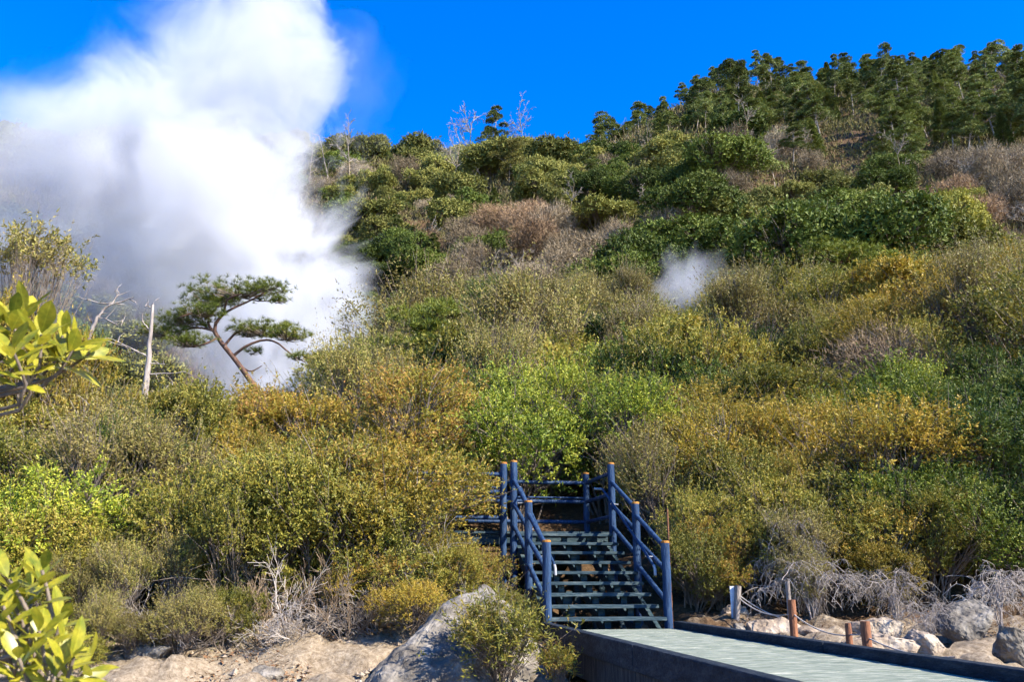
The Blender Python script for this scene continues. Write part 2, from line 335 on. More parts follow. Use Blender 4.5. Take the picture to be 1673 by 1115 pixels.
def plume_hull():
    bm = bmesh.new(); k = 28; prev = None; rings = []
    for z, x, r in rows:
        rings.append([bm.verts.new((x + math.cos(a) * r * 1.5, math.sin(a) * r * 1.2, z)) for a in [i * 2 * math.pi / k for i in range(k)]])
    for A, B in zip(rings, rings[1:]):
        for i in range(k): bm.faces.new((A[i], A[(i + 1) % k], B[(i + 1) % k], B[i]))
    bm.faces.new(rings[0][::-1]); bm.faces.new(rings[-1])
    for lx, lz, rx, rz, dn, bi in lob:
        bmesh.ops.create_icosphere(bm, subdivisions=3, radius=1.0, matrix=Matrix.Translation((lx, 0, lz)) @ Matrix.Diagonal((rx * 1.3, (rx + rz) * .65, rz * 1.3, 1)))
    me = bpy.data.meshes.new('plume_hull'); bm.to_mesh(me); bm.free()
    tmp = bpy.data.objects.new('tmp', me); COL.objects.link(tmp)
    md = tmp.modifiers.new('r', 'REMESH'); md.mode = 'VOXEL'; md.voxel_size = .8
    dg = bpy.context.evaluated_depsgraph_get(); me2 = bpy.data.meshes.new_from_object(tmp.evaluated_get(dg))
    bpy.data.objects.remove(tmp); return me2
pm = plume_hull(); pm.materials.clear(); pm.materials.append(steammat('steam', plume_density))
o = obj('steam_plume', pm, loc=base); tag(o, 'huge white steam plume billowing up from the valley into the sky', 'steam', kind='stuff')
def wisp(px, py, rx, rz, Y, dn, label):
    c = at(px, py, Y); R = at(px + rx, py, Y).x - c.x; Z = at(px, py - rz, Y).z - c.z
    def den(t, co):
        v = nd(t, 'ShaderNodeVectorMath', operation='LENGTH'); t.links.new(co, v.inputs[0])
        n1 = nd(t, 'ShaderNodeTexNoise'); n1.inputs['Scale'].default_value = 1.6; n1.inputs['Detail'].default_value = 6; n1.inputs['Roughness'].default_value = .62; t.links.new(co, n1.inputs['Vector'])
        e = math_(t, 'ADD', math_(t, 'SUBTRACT', .62, v.outputs['Value']), math_(t, 'MULTIPLY', math_(t, 'SUBTRACT', n1.outputs[0], .5), 1.8))
        return math_(t, 'MULTIPLY', math_(t, 'MULTIPLY', e, 2.0, clamp=True), dn)
    bm = bmesh.new(); bmesh.ops.create_icosphere(bm, subdivisions=3, radius=1.0)
    me = bpy.data.meshes.new('steam_wisp'); bm.to_mesh(me); bm.free(); me.materials.append(steammat('wisp', den))
    o = obj('steam_wisp', me, loc=c); o.scale = (R, R, Z); tag(o, label, 'steam', 'small steam vents on the hillside', 'stuff')
wisp(1118, 470, 105, 105, 46, .26, 'small grey-white puff of steam rising from the hillside thicket')
wisp(1668, 340, 80, 65, 95, .10, 'faint thin steam drifting over the slope at the picture edge')
wisp(735, 262, 75, 60, 190, .012, 'faint bluish steam veil around bare trunks near the ridge')

# ------------------------------------------------------------------ plant shapes (each built once, copies share the mesh)
def leaf_quads(mb, P, D, N, L, W, fold=.15):
    """rhombic leaves: P base, D direction, N face normal"""
    S = unit(np.cross(D, N)); L = L[:, None]; W = W[:, None]
    mid = P + D * L * .5 + N * L * fold * .4
    V = np.stack([P, mid + S * W * .5, P + D * L, mid - S * W * .5], 1).reshape(-1, 3)
    mb.add(V, np.arange(len(V)).reshape(-1, 4))
def crown_shape(seed, rx, rz, zc, nl, lr, ntw, npt, L, W, twl, up=.5, low=-.35, shell=.5, gap=-.06, nb=.5, nj=.75):
    """lobed crown: lobes round the centre, twigs on the lobes, leaves along the twigs; also the stems that carry them"""
    r = np.random.default_rng(seed)
    d = rdir(r, nl * 3); d = d[d[:, 2] > low][:nl]; nl = len(d)
    f = r.uniform(.35, .92, nl)[:, None]
    C = np.stack([d[:, 0] * rx, d[:, 1] * rx, zc + d[:, 2] * rz], 1) * np.array([1, 1, 1]) * 1.0
    C[:, :2] *= f; C[:, 2] = zc + (C[:, 2] - zc) * f[:, 0]
    R = lr * r.uniform(.45, 1.35, nl)
    k = r.choice(nl, ntw, p=R ** 2 / (R ** 2).sum())
    k = np.concatenate([k, k[: ntw // 2]]); ntw = len(k)
    u = rdir(r, ntw, .25)
    P = C[k] + u * (R[k] * r.uniform(shell, 1.05, ntw) ** .7)[:, None] * np.array([1, 1, rz / rx * .5 + .5])
    P[:, 2] = np.maximum(P[:, 2], .05)
    keep = np.array([noise.noise(Vector(q_) * (2.3 / rx) + Vector((seed, 0, 0))) for q_ in P]) > gap; k = k[keep]; u = u[keep]; P = P[keep]; ntw = len(k)
    T = unit(u * .8 + np.array([0, 0, up]) + r.normal(size=(ntw, 3)) * .35)
    tl = twl * (r.uniform(.5, 1.4, ntw) + 1.6 * (r.uniform(size=ntw) < .09))
    s = r.uniform(0, 1, (ntw, npt)) ** .6
    LP = (P[:, None] + T[:, None] * (s * tl[:, None])[..., None]).reshape(-1, 3)
    TT = np.repeat(T, npt, 0); UU = np.repeat(u, npt, 0); n = len(LP)
    D = unit(TT * .45 + rdir(r, n) * .8 + np.array([0, 0, .15]))
    N = unit(UU * nb + np.array([0, 0, .55]) + rdir(r, n) * nj); N = unit(N - D * (N * D).sum(1, keepdims=True))
    mb = MB(); leaf_quads(mb, LP, D, N, L * r.uniform(.5, 1.6, n) * np.repeat(r.uniform(.75, 1.3, ntw), npt), W * r.uniform(.7, 1.3, n))
    # stems
    ms = MB()
    for i in range(nl):
        b0 = r.normal(size=3) * np.array([.08, .08, 0]) * rx; b0[2] = -.35
        c = C[i]; mid = np.array([c[0] * .35, c[1] * .35, c[2] * .5]) + r.normal(size=3) * .07 * rx
        tt = np.linspace(0, 1, 7)[:, None]
        Q = (1 - tt) ** 2 * b0 + 2 * tt * (1 - tt) * mid + tt ** 2 * c + r.normal(size=(7, 3)) * .018 * rx
        ms.tube(Q, np.linspace(.022, .008, 7) * rx * .9, 5)
        for j in np.flatnonzero(k == i)[:24]:
            tj = r.uniform(.55, 1); a = Q[int(tj * 6)]; e = P[j] + T[j] * tl[j] * 1.08; mm = (a + e) / 2 + r.normal(size=3) * .06 * rx
            ms.tube(np.array([a, mm, e]), np.array([.007, .005, .002]) * rx * .9, 3)
    return mb.mesh('crown'), ms.mesh('stems')
def grow(r, p, d, L, rad, depth, out, tips, grav=0.0, spread=.7, nch=4, k=5, wob=.18, ratio=.66, rr=.6, rmin=.0, tmin=.35):
    P = [p]; d = d / np.linalg.norm(d); dd = d.copy()
    for i in range(k):
        dd = unit(dd + r.normal(size=3) * wob + np.array([0, 0, grav[depth] if isinstance(grav, tuple) else grav])); P.append(P[-1] + dd * L / k)
    P = np.array(P); out.append((P, np.maximum(np.linspace(rad, rad * rr * .8, k + 1), rmin), depth))
    if depth <= 0: tips.append((P[-1], dd)); return
    for c in range(nch):
        t = r.uniform(tmin, 1.0) if c < nch - 1 else 1.0
        i = min(int(t * k), k); q = P[i]
        a = rdir(r, 1)[0]; a = unit(a - dd * (a * dd).sum()); nd_ = unit(dd * math.cos(spread * r.uniform(.6, 1.2)) + a * math.sin(spread * r.uniform(.6, 1.2)))
        grow(r, q, nd_, L * ratio * r.uniform(.75, 1.2), rad * rr, depth - 1, out, tips, grav, spread, nch, max(k - 1, 2), wob, ratio, rr, rmin)
def bare_shape(seed, H, rad, depth, nst=1, grav=.03, spread=.6, nch=4, lean=.3, wob=.16, ratio=.66, rmin=.0, sides=4, tl=.5, tmin=.35):
    r = np.random.default_rng(seed); out = []; tips = []
    for i in range(nst):
        d = np.array([r.normal() * lean, r.normal() * lean, 1.0])
        grow(r, np.array([r.normal() * .04 * H * (nst > 1), r.normal() * .04 * H * (nst > 1), -.3]), d, H * tl * r.uniform(.9, 1.1), rad, depth, out, tips, grav, spread, nch, 5, wob, ratio, rmin=rmin, tmin=tmin)
    a = MB(); b_ = MB()
    for P, R, dp in out:
        (a if dp >= depth else b_).tube(P, R, 6 if dp == depth else (sides if dp > 0 else 3))
    return a.mesh('trunk', smooth=True), b_.mesh('twigs')
def twig_cloud(seed, rx, rz, zc, n, L, W):
    """a bare crown seen from afar: upright fine twigs through the crown volume"""
    r = np.random.default_rng(seed); u = rdir(r, n, .3); f = r.uniform(.15, 1, n) ** .6
    lump = 1 + .25 * np.sin(u[:, 0] * 5 + seed) * np.cos(u[:, 1] * 4 + 2 * seed)
    P = np.stack([u[:, 0] * rx * f * lump, u[:, 1] * rx * f * lump, zc + u[:, 2] * rz * f * lump], 1); P[:, 2] = np.maximum(P[:, 2], .1)
    D = unit(u * .45 + np.array([0, 0, .4]) + r.normal(size=(n, 3)) * .6); D2 = unit(D + r.normal(size=(n, 3)) * .55 + np.array([0, 0, .15])); N = rdir(r, n)
    S = unit(np.cross(D, N)); l = (L * r.uniform(.3, .9, n))[:, None]; w = (W * r.uniform(.5, 1.3, n))[:, None]; A = P + D * l * .6; B = A + D2 * l * .6
    mb = MB(); V = np.stack([P - S * w * .5, P + S * w * .5, A + S * w * .35, A - S * w * .35, B], 1).reshape(-1, 3); i5 = np.arange(n)[:, None] * 5
    mb.add(V, i5 + np.array([[0, 1, 2, 3]])); mb.F3.append(i5 + np.array([[3, 2, 4]]))
    ms = MB(); out = []; grow(r, np.array([0, 0, -.4]), np.array([.1, 0, 1.0]), zc * .95, .03 * rx, 3, out, [], .02, .6, 4, 5, .2, .72)
    for Q, R, dp in out: ms.tube(Q, R, 5 if dp == 3 else 3)
    return mb.mesh('crown'), ms.mesh('trunk')
def needle_tufts(mb, r, C, A, n, L, W):
    """tufts of needles at points C with axis A"""
    k = len(C); P = np.repeat(C, n, 0); AA = np.repeat(A, n, 0)
    D = unit(AA * .7 + rdir(r, k * n) * .85 + np.array([0, 0, .2])); N = rdir(r, k * n); N = unit(N - D * (N * D).sum(1, keepdims=True))
    S = np.cross(D, N); l = (L * r.uniform(.7, 1.2, k * n))[:, None]
    V = np.stack([P - S * W * .5, P + S * W * .5, P + D * l], 1).reshape(-1, 3); mb.add(V, np.arange(len(V)).reshape(-1, 3))
def pine_far(seed, H, npad, spreadx, bare=.5, lean=.05, flat=.42):
    r = np.random.default_rng(seed); ms = MB(); mb = MB()
    tt = np.linspace(0, 1, 9); bend = r.normal(size=2) * lean * H
    tr = np.stack([bend[0] * tt ** 2 + .1 * np.sin(tt * 5 + seed), bend[1] * tt ** 2, -.6 + tt * (H + .3)], 1)
    ms.tube(tr, np.linspace(.125, .04, 9) * H / 10, 6)
    for i in range(npad):
        h = bare + (1 - bare) * ((i + r.uniform(.2, .8)) / npad); j = h * 8; c0 = tr[int(j)] + (tr[min(int(j) + 1, 8)] - tr[int(j)]) * (j % 1)
        an = r.uniform(0, 6.28); reach = spreadx * (1.15 - .75 * (h - bare) / (1 - bare)) * r.uniform(.15, 1.1)
        c = c0 + np.array([math.cos(an) * reach, math.sin(an) * reach, r.uniform(-.3, .9)])
        mm = (c0 + c) / 2 + np.array([0, 0, -.05 * H * r.uniform(0, 1)]); ms.tube(np.array([c0, mm, c]), np.array([.06, .045, .02]) * H / 10, 4)
        R = spreadx * r.uniform(.25, .68) * (1.2 - .4 * h); n = 300
        u = rdir(r, n); f = r.uniform(.2, 1, n) ** .5
        P = c + np.stack([u[:, 0] * R * f, u[:, 1] * R * f, np.abs(u[:, 2]) * R * flat * f * 1.4 - .05 * f * R], 1)
        D = unit(u * np.array([1, 1, .2]) + np.array([0, 0, .55]) + r.normal(size=(n, 3)) * .4); N = rdir(r, n, .7); N = unit(N - D * (N * D).sum(1, keepdims=True))
        leaf_quads(mb, P, D, N, .42 * r.uniform(.6, 1.3, n), .15 * r.uniform(.6, 1.3, n))
    return mb.mesh('crown'), ms.mesh('trunk', smooth=True)
def conifer_far(seed, H, R):
    r = np.random.default_rng(seed); n = 5200; h = r.uniform(.08, 1, n) ** .9; an = r.uniform(0, 6.28, n); f = r.uniform(.35, 1, n) ** .6
    wig = 1 + .28 * np.sin(h * 42 + np.sin(an * 3) * 2) + .15 * np.sin(an * 5 + seed)
    rr_ = R * (1 - h) ** .8 * wig * f
    P = np.stack([np.cos(an) * rr_, np.sin(an) * rr_, h * H], 1)
    D = unit(np.stack([np.cos(an), np.sin(an), r.uniform(-.5, .4, n)], 1)); N = rdir(r, n, 1.2); N = unit(N - D * (N * D).sum(1, keepdims=True))
    mb = MB(); leaf_quads(mb, P, D, N, .5 * r.uniform(.6, 1.3, n), .2 * r.uniform(.6, 1.3, n))
    ms = MB(); ms.tube(np.array([[0, 0, -.5], [0, 0, H * .5], [0, 0, H * .97]]), [.2, .12, .03], 6)
    return mb.mesh('crown'), ms.mesh('trunk')

NEAR = [crown_shape(11, 1.15, .95, 1.15, 15, .46, 2300, 14, .047, .023, .20),
        crown_shape(12, 1.25, .85, 1.05, 18, .42, 2400, 14, .044, .021, .22),
        crown_shape(13, 1.05, 1.05, 1.25, 14, .45, 2200, 14, .050, .024, .20),
        crown_shape(14, 1.30, .95, 1.10, 20, .40, 2400, 14, .045, .021, .24)]
TALL = [crown_shape(21, 1.15, 1.1, 1.5, 20, .36, 1900, 11, .046, .020, .34, up=1.2, low=-.3),
        crown_shape(22, 1.05, 1.2, 1.5, 18, .34, 1900, 11, .046, .020, .36, up=1.3, low=-.3)]
MID = [crown_shape(31, 1.9, 1.5, 1.9, 18, .72, 2300, 11, .080, .040, .34),
       crown_shape(32, 2.0, 1.4, 1.8, 22, .65, 2400, 11, .078, .038, .34),
       crown_shape(33, 1.8, 1.7, 2.0, 18, .68, 2300, 11, .082, .040, .34)]
MTALL = [crown_shape(36, 1.7, 1.8, 2.5, 22, .52, 2000, 10, .080, .034, .55, up=1.3, low=-.1)]
FAR = [crown_shape(41, 3.6, 2.6, 3.2, 13, 1.45, 2300, 5, .30, .19, .45, shell=.75, gap=-9, nb=1.3, nj=.6), crown_shape(42, 3.9, 2.3, 3.0, 16, 1.3, 2400, 5, .30, .19, .45, shell=.75, gap=-9, nb=1.3, nj=.6),
       crown_shape(43, 3.3, 3.0, 3.4, 11, 1.5, 2300, 5, .31, .2, .45, shell=.75, gap=-9, nb=1.3, nj=.6)]
MDOME = [crown_shape(44, 1.9, 1.5, 1.9, 12, .80, 3000, 7, .115, .07, .22, shell=.75, gap=-.35, nb=1.3, nj=.6), crown_shape(45, 2.0, 1.35, 1.8, 15, .70, 3000, 7, .115, .07, .22, shell=.75, gap=-.35, nb=1.3, nj=.6)]
LAYER = [crown_shape(46, 3.8, 1.7, 2.6, 22, .95, 2000, 5, .32, .16, .4, up=.2, shell=.7, gap=-9, nb=1.0, nj=.6)]
FTWIG = [twig_cloud(51, 3.6, 2.6, 3.2, 6500, 1.0, .055), twig_cloud(52, 3.3, 3.0, 3.5, 6500, 1.1, .055), twig_cloud(53, 4.0, 2.3, 3.0, 6500, .9, .055)]
MTWIG = [twig_cloud(55, 1.8, 1.5, 1.9, 6500, .5, .018)]
PINES = [pine_far(61, 11, 15, 2.3, .5, .06), pine_far(62, 12, 17, 2.1, .42, .05), pine_far(63, 10, 14, 2.7, .5, .12), pine_far(64, 13, 18, 2.2, .48, .04)]
BROADPINE = [pine_far(66, 8, 20, 4.2, .35, .1, .22)]
def pine_mid(seed, H, npad, spreadx, bare, lean=.08):
    r = np.random.default_rng(seed); ms = MB(); mb = MB(); tt = np.linspace(0, 1, 9); bend = r.normal(size=2) * lean * H
    tr = np.stack([bend[0] * tt ** 2 + .12 * np.sin(tt * 6 + seed), bend[1] * tt ** 2, -.6 + tt * (H + .1)], 1); ms.tube(tr, np.linspace(.16, .05, 9) * H / 7, 7)
    for i in range(npad):
        h = bare + (1 - bare) * ((i + r.uniform(.2, .8)) / npad); j = h * 8; c0 = tr[int(j)] + (tr[min(int(j) + 1, 8)] - tr[int(j)]) * (j % 1)
        an = r.uniform(0, 6.28); reach = spreadx * (1.1 - .8 * (h - bare) / (1 - bare)) * r.uniform(.3, 1); c = c0 + np.array([math.cos(an) * reach, math.sin(an) * reach, r.uniform(0, .25) * reach])
        ms.tube(np.array([c0, (c0 + c) / 2 + np.array([0, 0, -.12 * reach]), c]), np.array([.06, .04, .02]), 5)
        R = spreadx * r.uniform(.22, .42); n = 46; u = rdir(r, n); f = r.uniform(0, 1, n) ** .5
        C = c + np.stack([u[:, 0] * R * f, u[:, 1] * R * f, np.abs(u[:, 2]) * R * .4 * f], 1); needle_tufts(mb, r, C, unit(u * np.array([1, 1, .3]) + np.array([0, 0, .9])), 20, .24, .03)
    return mb.mesh('crown'), ms.mesh('trunk', smooth=True)
MPINE = [pine_mid(67, 5.5, 34, 3.0, .3), pine_mid(68, 6.5, 30, 2.7, .5)]
CONI = [conifer_far(71, 11, 2.3), conifer_far(72, 9, 2.1)]
DEADF = [bare_shape(81, 15, .11, 3, 1, .0, .8, 6, .04, .05, .34, .028, tl=.7, tmin=.6), bare_shape(82, 14, .10, 3, 1, .0, .9, 6, .07, .06, .36, .028, tl=.68, tmin=.5)]
SNAG = [bare_shape(84, 16, .15, 2, 1, .0, 1.0, 3, .10, .06, .18, .04, tl=.8)]

COUNT = {}
def plant(name, shape, loc, s, crown_mat, stem_mat, label, cat, group, rz=None, sz=1.0, part=('crown', 'trunk')):
    rz = RNG.uniform(0, 6.28) if rz is None else rz
    e = empty(name, loc, rz, (s * RNG.uniform(.85, 1.2), s * RNG.uniform(.85, 1.2), s * sz)); tag(e, label, cat, group)
    if cat == 'shrub': e.rotation_euler = (RNG.normal() * .13, RNG.normal() * .13, rz)
    obj(part[0], shape[0], e, M[crown_mat]); obj(part[1], shape[1], e, M[stem_mat])
    return e

# ------------------------------------------------------------------ walkway and stairs
R3 = np.array([[SR.x, SD.x, 0], [SR.y, SD.y, 0], [0, 0, 1]])
def SP(s, l, z): return Vector((L0.x + SR.x * s + SD.x * l, L0.y + SR.y * s + SD.y * l, z))
W = 1.63; DZ = -0.655
walk = empty('walkway', SP(W / 2, -.3, DZ - .3), math.atan2(SR.y, SR.x)); tag(walk, 'long plank walkway with dark edge beams leading to the blue stairs', 'walkway')
bpy.context.view_layer.update()
def under(root, name, mb, mat, smooth=False):
    me = mb.mesh(name); inv = root.matrix_world.inverted(); me.transform(inv)
    if smooth: me.polygons.foreach_set('use_smooth', [True] * len(me.polygons))
    return obj(name, me, root, M[mat])
rr = random.Random(5)
for i in range(118):
    l = -.36 - i * .128; mb = MB(); mb.box(SP(W / 2, l, DZ - .02 + rr.uniform(-.003, .003)), (W - .02, .122, .04), R3); under(walk, 'plank', mb, 'deck')
for s, nm in ((-.06, 'edge_beam'), (W + .06, 'edge_beam')):
    for k in range(4):
        a, b2 = -.22 - k * 3.8, -.22 - (k + 1) * 3.8 + .012
        mb = MB(); mb.box(SP(s, (a + b2) / 2, DZ - .02), (.12, abs(a - b2), .22), R3); e = under(walk, nm, mb, 'kerb')
        bv = e.modifiers.new('b', 'BEVEL'); bv.width = .012; bv.segments = 2
        mb = MB(); mb.box(SP(s, (a + b2) / 2, DZ - .254), (.07, abs(a - b2), .24), R3); under(walk, 'side_board', mb, 'sideboard')
for k in range(8):
    for s in (.1, W - .1):
        q = SP(s, -.5 - k * 1.9, 0); g0 = gz(q.x, q.y) - .5; mb = MB(); mb.tube([(q.x, q.y, g0), (q.x, q.y, DZ - .045)], .07, 10); under(walk, 'pile', mb, 'kerb')
    mb = MB(); mb.box(SP(W / 2, -.5 - k * 1.9, DZ - .12), (W - .02, .1, .14), R3); under(walk, 'cross_beam', mb, 'kerb')

st = empty('staircase', SP(W / 2, 0, -.75), math.atan2(SR.y, SR.x)); tag(st, 'blue painted log stairs with railings climbing from the walkway to a landing', 'staircase')
bpy.context.view_layer.update()
RISE, RUN, Z0 = .1473, .30, -.522
NT = 9
for i in range(NT):
    mb = MB(); mb.box(SP(W / 2, .06 + RUN * i, Z0 + RISE * i - .022), (W - .07, .26, .045), R3); e = under(st, 'tread', mb, 'tread')
    bv = e.modifiers.new('b', 'BEVEL'); bv.width = .006; bv.segments = 2
    for s in (.42, .83, 1.24):
        mb = MB(); mb.box(SP(s, .10 + RUN * i, Z0 + RISE * i - .045 - .05), (.085, .07, .10), R3); under(st, 'bracket', mb, 'tread')
sl = math.atan2(RISE, RUN); Msl = R3 @ np.array([[1, 0, 0], [0, math.cos(sl), -math.sin(sl)], [0, math.sin(sl), math.cos(sl)]])
for s in (.08, .42, .83, 1.24, W - .08):
    mb = MB(); c = SP(s, .06 + RUN * 4.1, Z0 + RISE * 4.1 - .27); mb.box(c, (.06, RUN * 9.2 / math.cos(sl), .16), Msl); under(st, 'stringer', mb, 'tread')
for s in (.25, .6, 1.0, 1.4):
    for l in (.25, 1.3, 2.4):
        q = SP(s, l, 0); top = Z0 + RISE * l / RUN - .33; g0 = gz(q.x, q.y) - .3
        if top > g0 + .1: mb = MB(); mb.box((q.x, q.y, (g0 + top) / 2), (.09, .09, top - g0), R3); under(st, 'support_post', mb, 'tread')
def log_post(root, s, l, zt, h, rad=.058, cap=True, zlow=None):
    q = SP(s, l, 0); zb = min(zlow if zlow is not None else zt - h, gz(q.x, q.y) - .2)
    n = 14; zz = np.linspace(zb, zt, n); P = np.stack([np.full(n, q.x) + .003 * np.sin(zz * 9 + s), np.full(n, q.y), zz], 1)
    mb = MB(); mb.tube(P, rad * (1 + .02 * np.sin(zz * 23 + l)), 16, True); e = under(root, 'post', mb, 'bluepaint', True)
    if cap:
        mb = MB(); mb.tube([(q.x, q.y, zt + .002), (q.x, q.y, zt + .022), (q.x, q.y, zt + .030)], [rad * 1.0, rad * 1.0, rad * .88], 16, True); me = mb.mesh('post_cap'); me.transform(root.matrix_world.inverted()); obj('post_cap', me, e, M['cap'])
def rail(root, a, b2, rad, name='rail', mat='bluepaint', sag=0.0):
    a = np.array(a); b2 = np.array(b2); tt = np.linspace(0, 1, 8)[:, None]; P = a + (b2 - a) * tt; P[:, 2] -= sag * np.sin(tt[:, 0] * math.pi)
    mb = MB(); mb.tube(P, rad, 12, True); under(root, name, mb, mat, True)
LV = [(-.02, Z0, .95), (1.22, Z0 + RISE * 4, .975), (2.46, Z0 + RISE * 8, 1.125)]
SPAN = [(((-.06, -.16), (-.36, -.52), (-.77, -.88))), (((-.06, -.28), (-.39, -.66), (-.75, -1.0)))]
for s in (-.0, W):
    for k, (l, z, h_) in enumerate(LV):
        log_post(st, s, l, z + h_, 1.4, zlow=z - .16 if k else None)
    for (la, za, ha), (lb, zb, hb), pr in zip(LV, LV[1:], SPAN):
        for lo, hi in pr: rail(st, SP(s, la, za + ha + lo), SP(s, lb, zb + hb + hi), .034)
    si = s + (.13 if s == 0 else -.13)
    A = SP(si, .10, Z0 + .66); B = SP(si, 2.52, Z0 + RISE * 8 + .72)
    rail(st, A, B, .019, 'handrail')
    mb = MB(); mb.tube([A, SP(si, .06, Z0 + .62), SP(si, .05, Z0 + .53)], .021, 8, True); under(st, 'handrail_end', mb, 'steel', True)
    mb = MB(); mb.tube([B, SP(si, 2.58, Z0 + RISE * 8 + .73), SP(si + (.0 if s == 0 else -.12), 2.62, Z0 + RISE * 8 + .74)], .021, 8, True); under(st, 'handrail_end', mb, 'steel', True)
    for l in (.45, 1.22, 2.1):
        zq = Z0 + .66 + (RISE * 8 + .06) * (l - .1) / 2.42
        mb = MB(); mb.tube([SP(s, l, zq - .06), SP(si, l, zq - .05), SP(si, l, zq)], .009, 6); under(st, 'handrail_bracket', mb, 'steel')

ZL = Z0 + RISE * 8.3
ld = empty('stair_landing', SP(W / 2, 3.2, ZL - .8), math.atan2(SR.y, SR.x)); tag(ld, 'blue railed boardwalk landing turning off at the head of the stairs', 'boardwalk')
bpy.context.view_layer.update()
for i in range(32):
    s = W - .06 - i * .128; mb = MB(); mb.box(SP(s, 3.36, ZL - .02), (.122, 1.42, .04), R3); under(ld, 'plank', mb, 'tread')
for l in (2.75, 3.9):
    mb = MB(); mb.box(SP(W / 2 - 1.2, l, ZL - .13), (4.0, .1, .16), R3); under(ld, 'beam', mb, 'tread')
for s, l, c in ((W, 4.1, False), (-2.4, 4.1, True), (-.16, 2.50, True), (-2.4, 2.56, True)):
    log_post(ld, s, l, ZL + (1.10 if l > 3 else 1.055), 1.3, cap=True)
for h in (.94, .67, .60, .24): rail(ld, SP(-2.4, 4.1, ZL + h), SP(W, 4.1, ZL + h), .034 if h != .67 else .018)
for h in (.94, .60, .24): rail(ld, SP(W, 4.1, ZL + h), SP(W, 2.46, ZL + h), .034)
for h in (.89, .68, .61, .20): rail(ld, SP(-2.4, 2.56, ZL + h), SP(-.16, 2.52, ZL + h), .034 if h != .68 else .018)

# ------------------------------------------------------------------ rocks
def rock(name, c, size, seed, mat, label, group=None, rot=0.0, pts=None, sub=4, rough=.06, sink=.0):
    r = np.random.default_rng(seed); bm = bmesh.new()
    if pts is None:
        d = rdir(r, 15); pts = d * (np.abs(d) ** -.0) * r.uniform(.82, 1.05, (15, 1)) * np.array(size) * .5
    for q in pts: bm.verts.new(tuple(q))
    res = bmesh.ops.convex_hull(bm, input=bm.verts); 
    bmesh.ops.delete(bm, geom=[v for v in bm.verts if not v.link_faces], context='VERTS')
    bmesh.ops.bevel(bm, geom=list(bm.edges), offset=.05 * min(size), segments=1, affect='EDGES', clamp_overlap=True)
    bmesh.ops.triangulate(bm, faces=bm.faces)
    for k in range(sub):
        lim = max(size) / 20; es = [e for e in bm.edges if e.calc_length() > lim]
        if not es: break
        bmesh.ops.subdivide_edges(bm, edges=es, cuts=1, use_grid_fill=True); bmesh.ops.triangulate(bm, faces=[f for f in bm.faces if len(f.verts) > 3])
    bm.normal_update(); S = max(size)
    for v in bm.verts:
        q = v.co / S + Vector((seed * 3.1, seed, 0)); n_ = noise.fractal(q * 3.5, .8, 2.2, 6) * .6 - abs(noise.noise(q * 5)) * .6 + .35 * (.4 - abs(noise.noise(q * 14))) + .12 * noise.noise(q * 31)
        v.co += v.normal * n_ * rough * S
    me = bpy.data.meshes.new(name); bm.to_mesh(me); bm.free()
    o = obj(name, me, None, M[mat]); o.location = c; o.rotation_euler = (0, 0, rot)
    tag(o, label, 'rock', group); return o
# the big foreground boulder: a slanting slab with its crest under the bush
bc = at(745, 1085, 10.0); bc.z = -1.25
def rel(px, py, Y): return np.array(at(px, py, Y) - bc)
pts = [rel(757, 968, 10.3), rel(795, 952, 10.4), rel(735, 985, 10.2), rel(640, 1068, 9.7), rel(590, 1118, 9.5), rel(612, 1130, 9.2), rel(700, 1090, 9.5), rel(700, 1150, 9.2), rel(800, 1060, 9.6),
       rel(830, 985, 10.5), rel(870, 1040, 10.3), rel(905, 1110, 10.1), rel(880, 1160, 9.6), rel(600, 1150, 10.4), rel(770, 975, 11.3), rel(690, 1040, 11.2), rel(860, 1060, 11.2), rel(800, 1180, 9.4), rel(640, 1180, 10.6), rel(880, 1180, 11.0)]
rock('boulder', bc, (2.1, 1.8, 1.4), 5, 'rock', 'big slanting grey boulder below the stairs with a leafy bush over it', pts=pts, sub=6, rough=.05)
def grock(px, py, Y, size, seed, mat, label, group=None, rot=0., dz=.0):
    p_ = at(px, py, Y); z = gz(p_.x, p_.y); rock('rock', (p_.x, p_.y, z + size[2] * .22 + dz), size, seed, mat, label, group, rot)
grock(432, 1105, 10.3, (.5, .4, .34), 21, 'rock', 'pale grey rock at the foot of the eroded bank')
grock(245, 1075, 10.9, (.62, .5, .3), 22, 'rock', 'mossy grey rock in the shade beside the near leaves', dz=.05)
grock(275, 948, 13.0, (.75, .5, .6), 23, 'rock', 'grey rock half hidden behind white dead twigs', dz=.1)
grock(640, 980, 12.3, (.5, .4, .3), 24, 'tanrock', 'tan stone under the yellow shrubs above the bank')
grock(548, 1000, 12.4, (.5, .35, .25), 30, 'tanrock', 'flat pale stone on top of the eroded bank')
grock(930, 1000, 12.6, (.55, .4, .35), 25, 'tanrock', 'tan rock in the gap under the lowest stair treads')
grock(985, 1005, 12.4, (.5, .4, .3), 26, 'tanrock', 'pale rock beneath the middle of the lowest stair treads')
grock(1045, 1000, 12.9, (.6, .4, .35), 27, 'tanrock', 'brownish rock beneath the stairs near their outer post')
grock(1585, 1050, 10.9, (.85, .7, .72), 31, 'rock', 'large dark grey boulder under the drooping white branches', dz=.12)
grock(1662, 1075, 9.8, (.62, .6, .62), 32, 'rock', 'dark boulder cut by the picture edge beyond the walkway', dz=.14)
grock(1500, 1062, 10.4, (.62, .5, .42), 33, 'tanrock', 'flat topped light rock between the slab and the dark boulder', dz=.08)
grock(1440, 1060, 10.4, (1.1, .8, .42), 34, 'tanrock', 'long cream coloured rock slab beyond the walkway edge', rot=.2, dz=.04)
grock(1430, 1035, 11.2, (.8, .6, .4), 35, 'tanrock', 'tan block of rock behind the pair of rope posts', dz=.08)
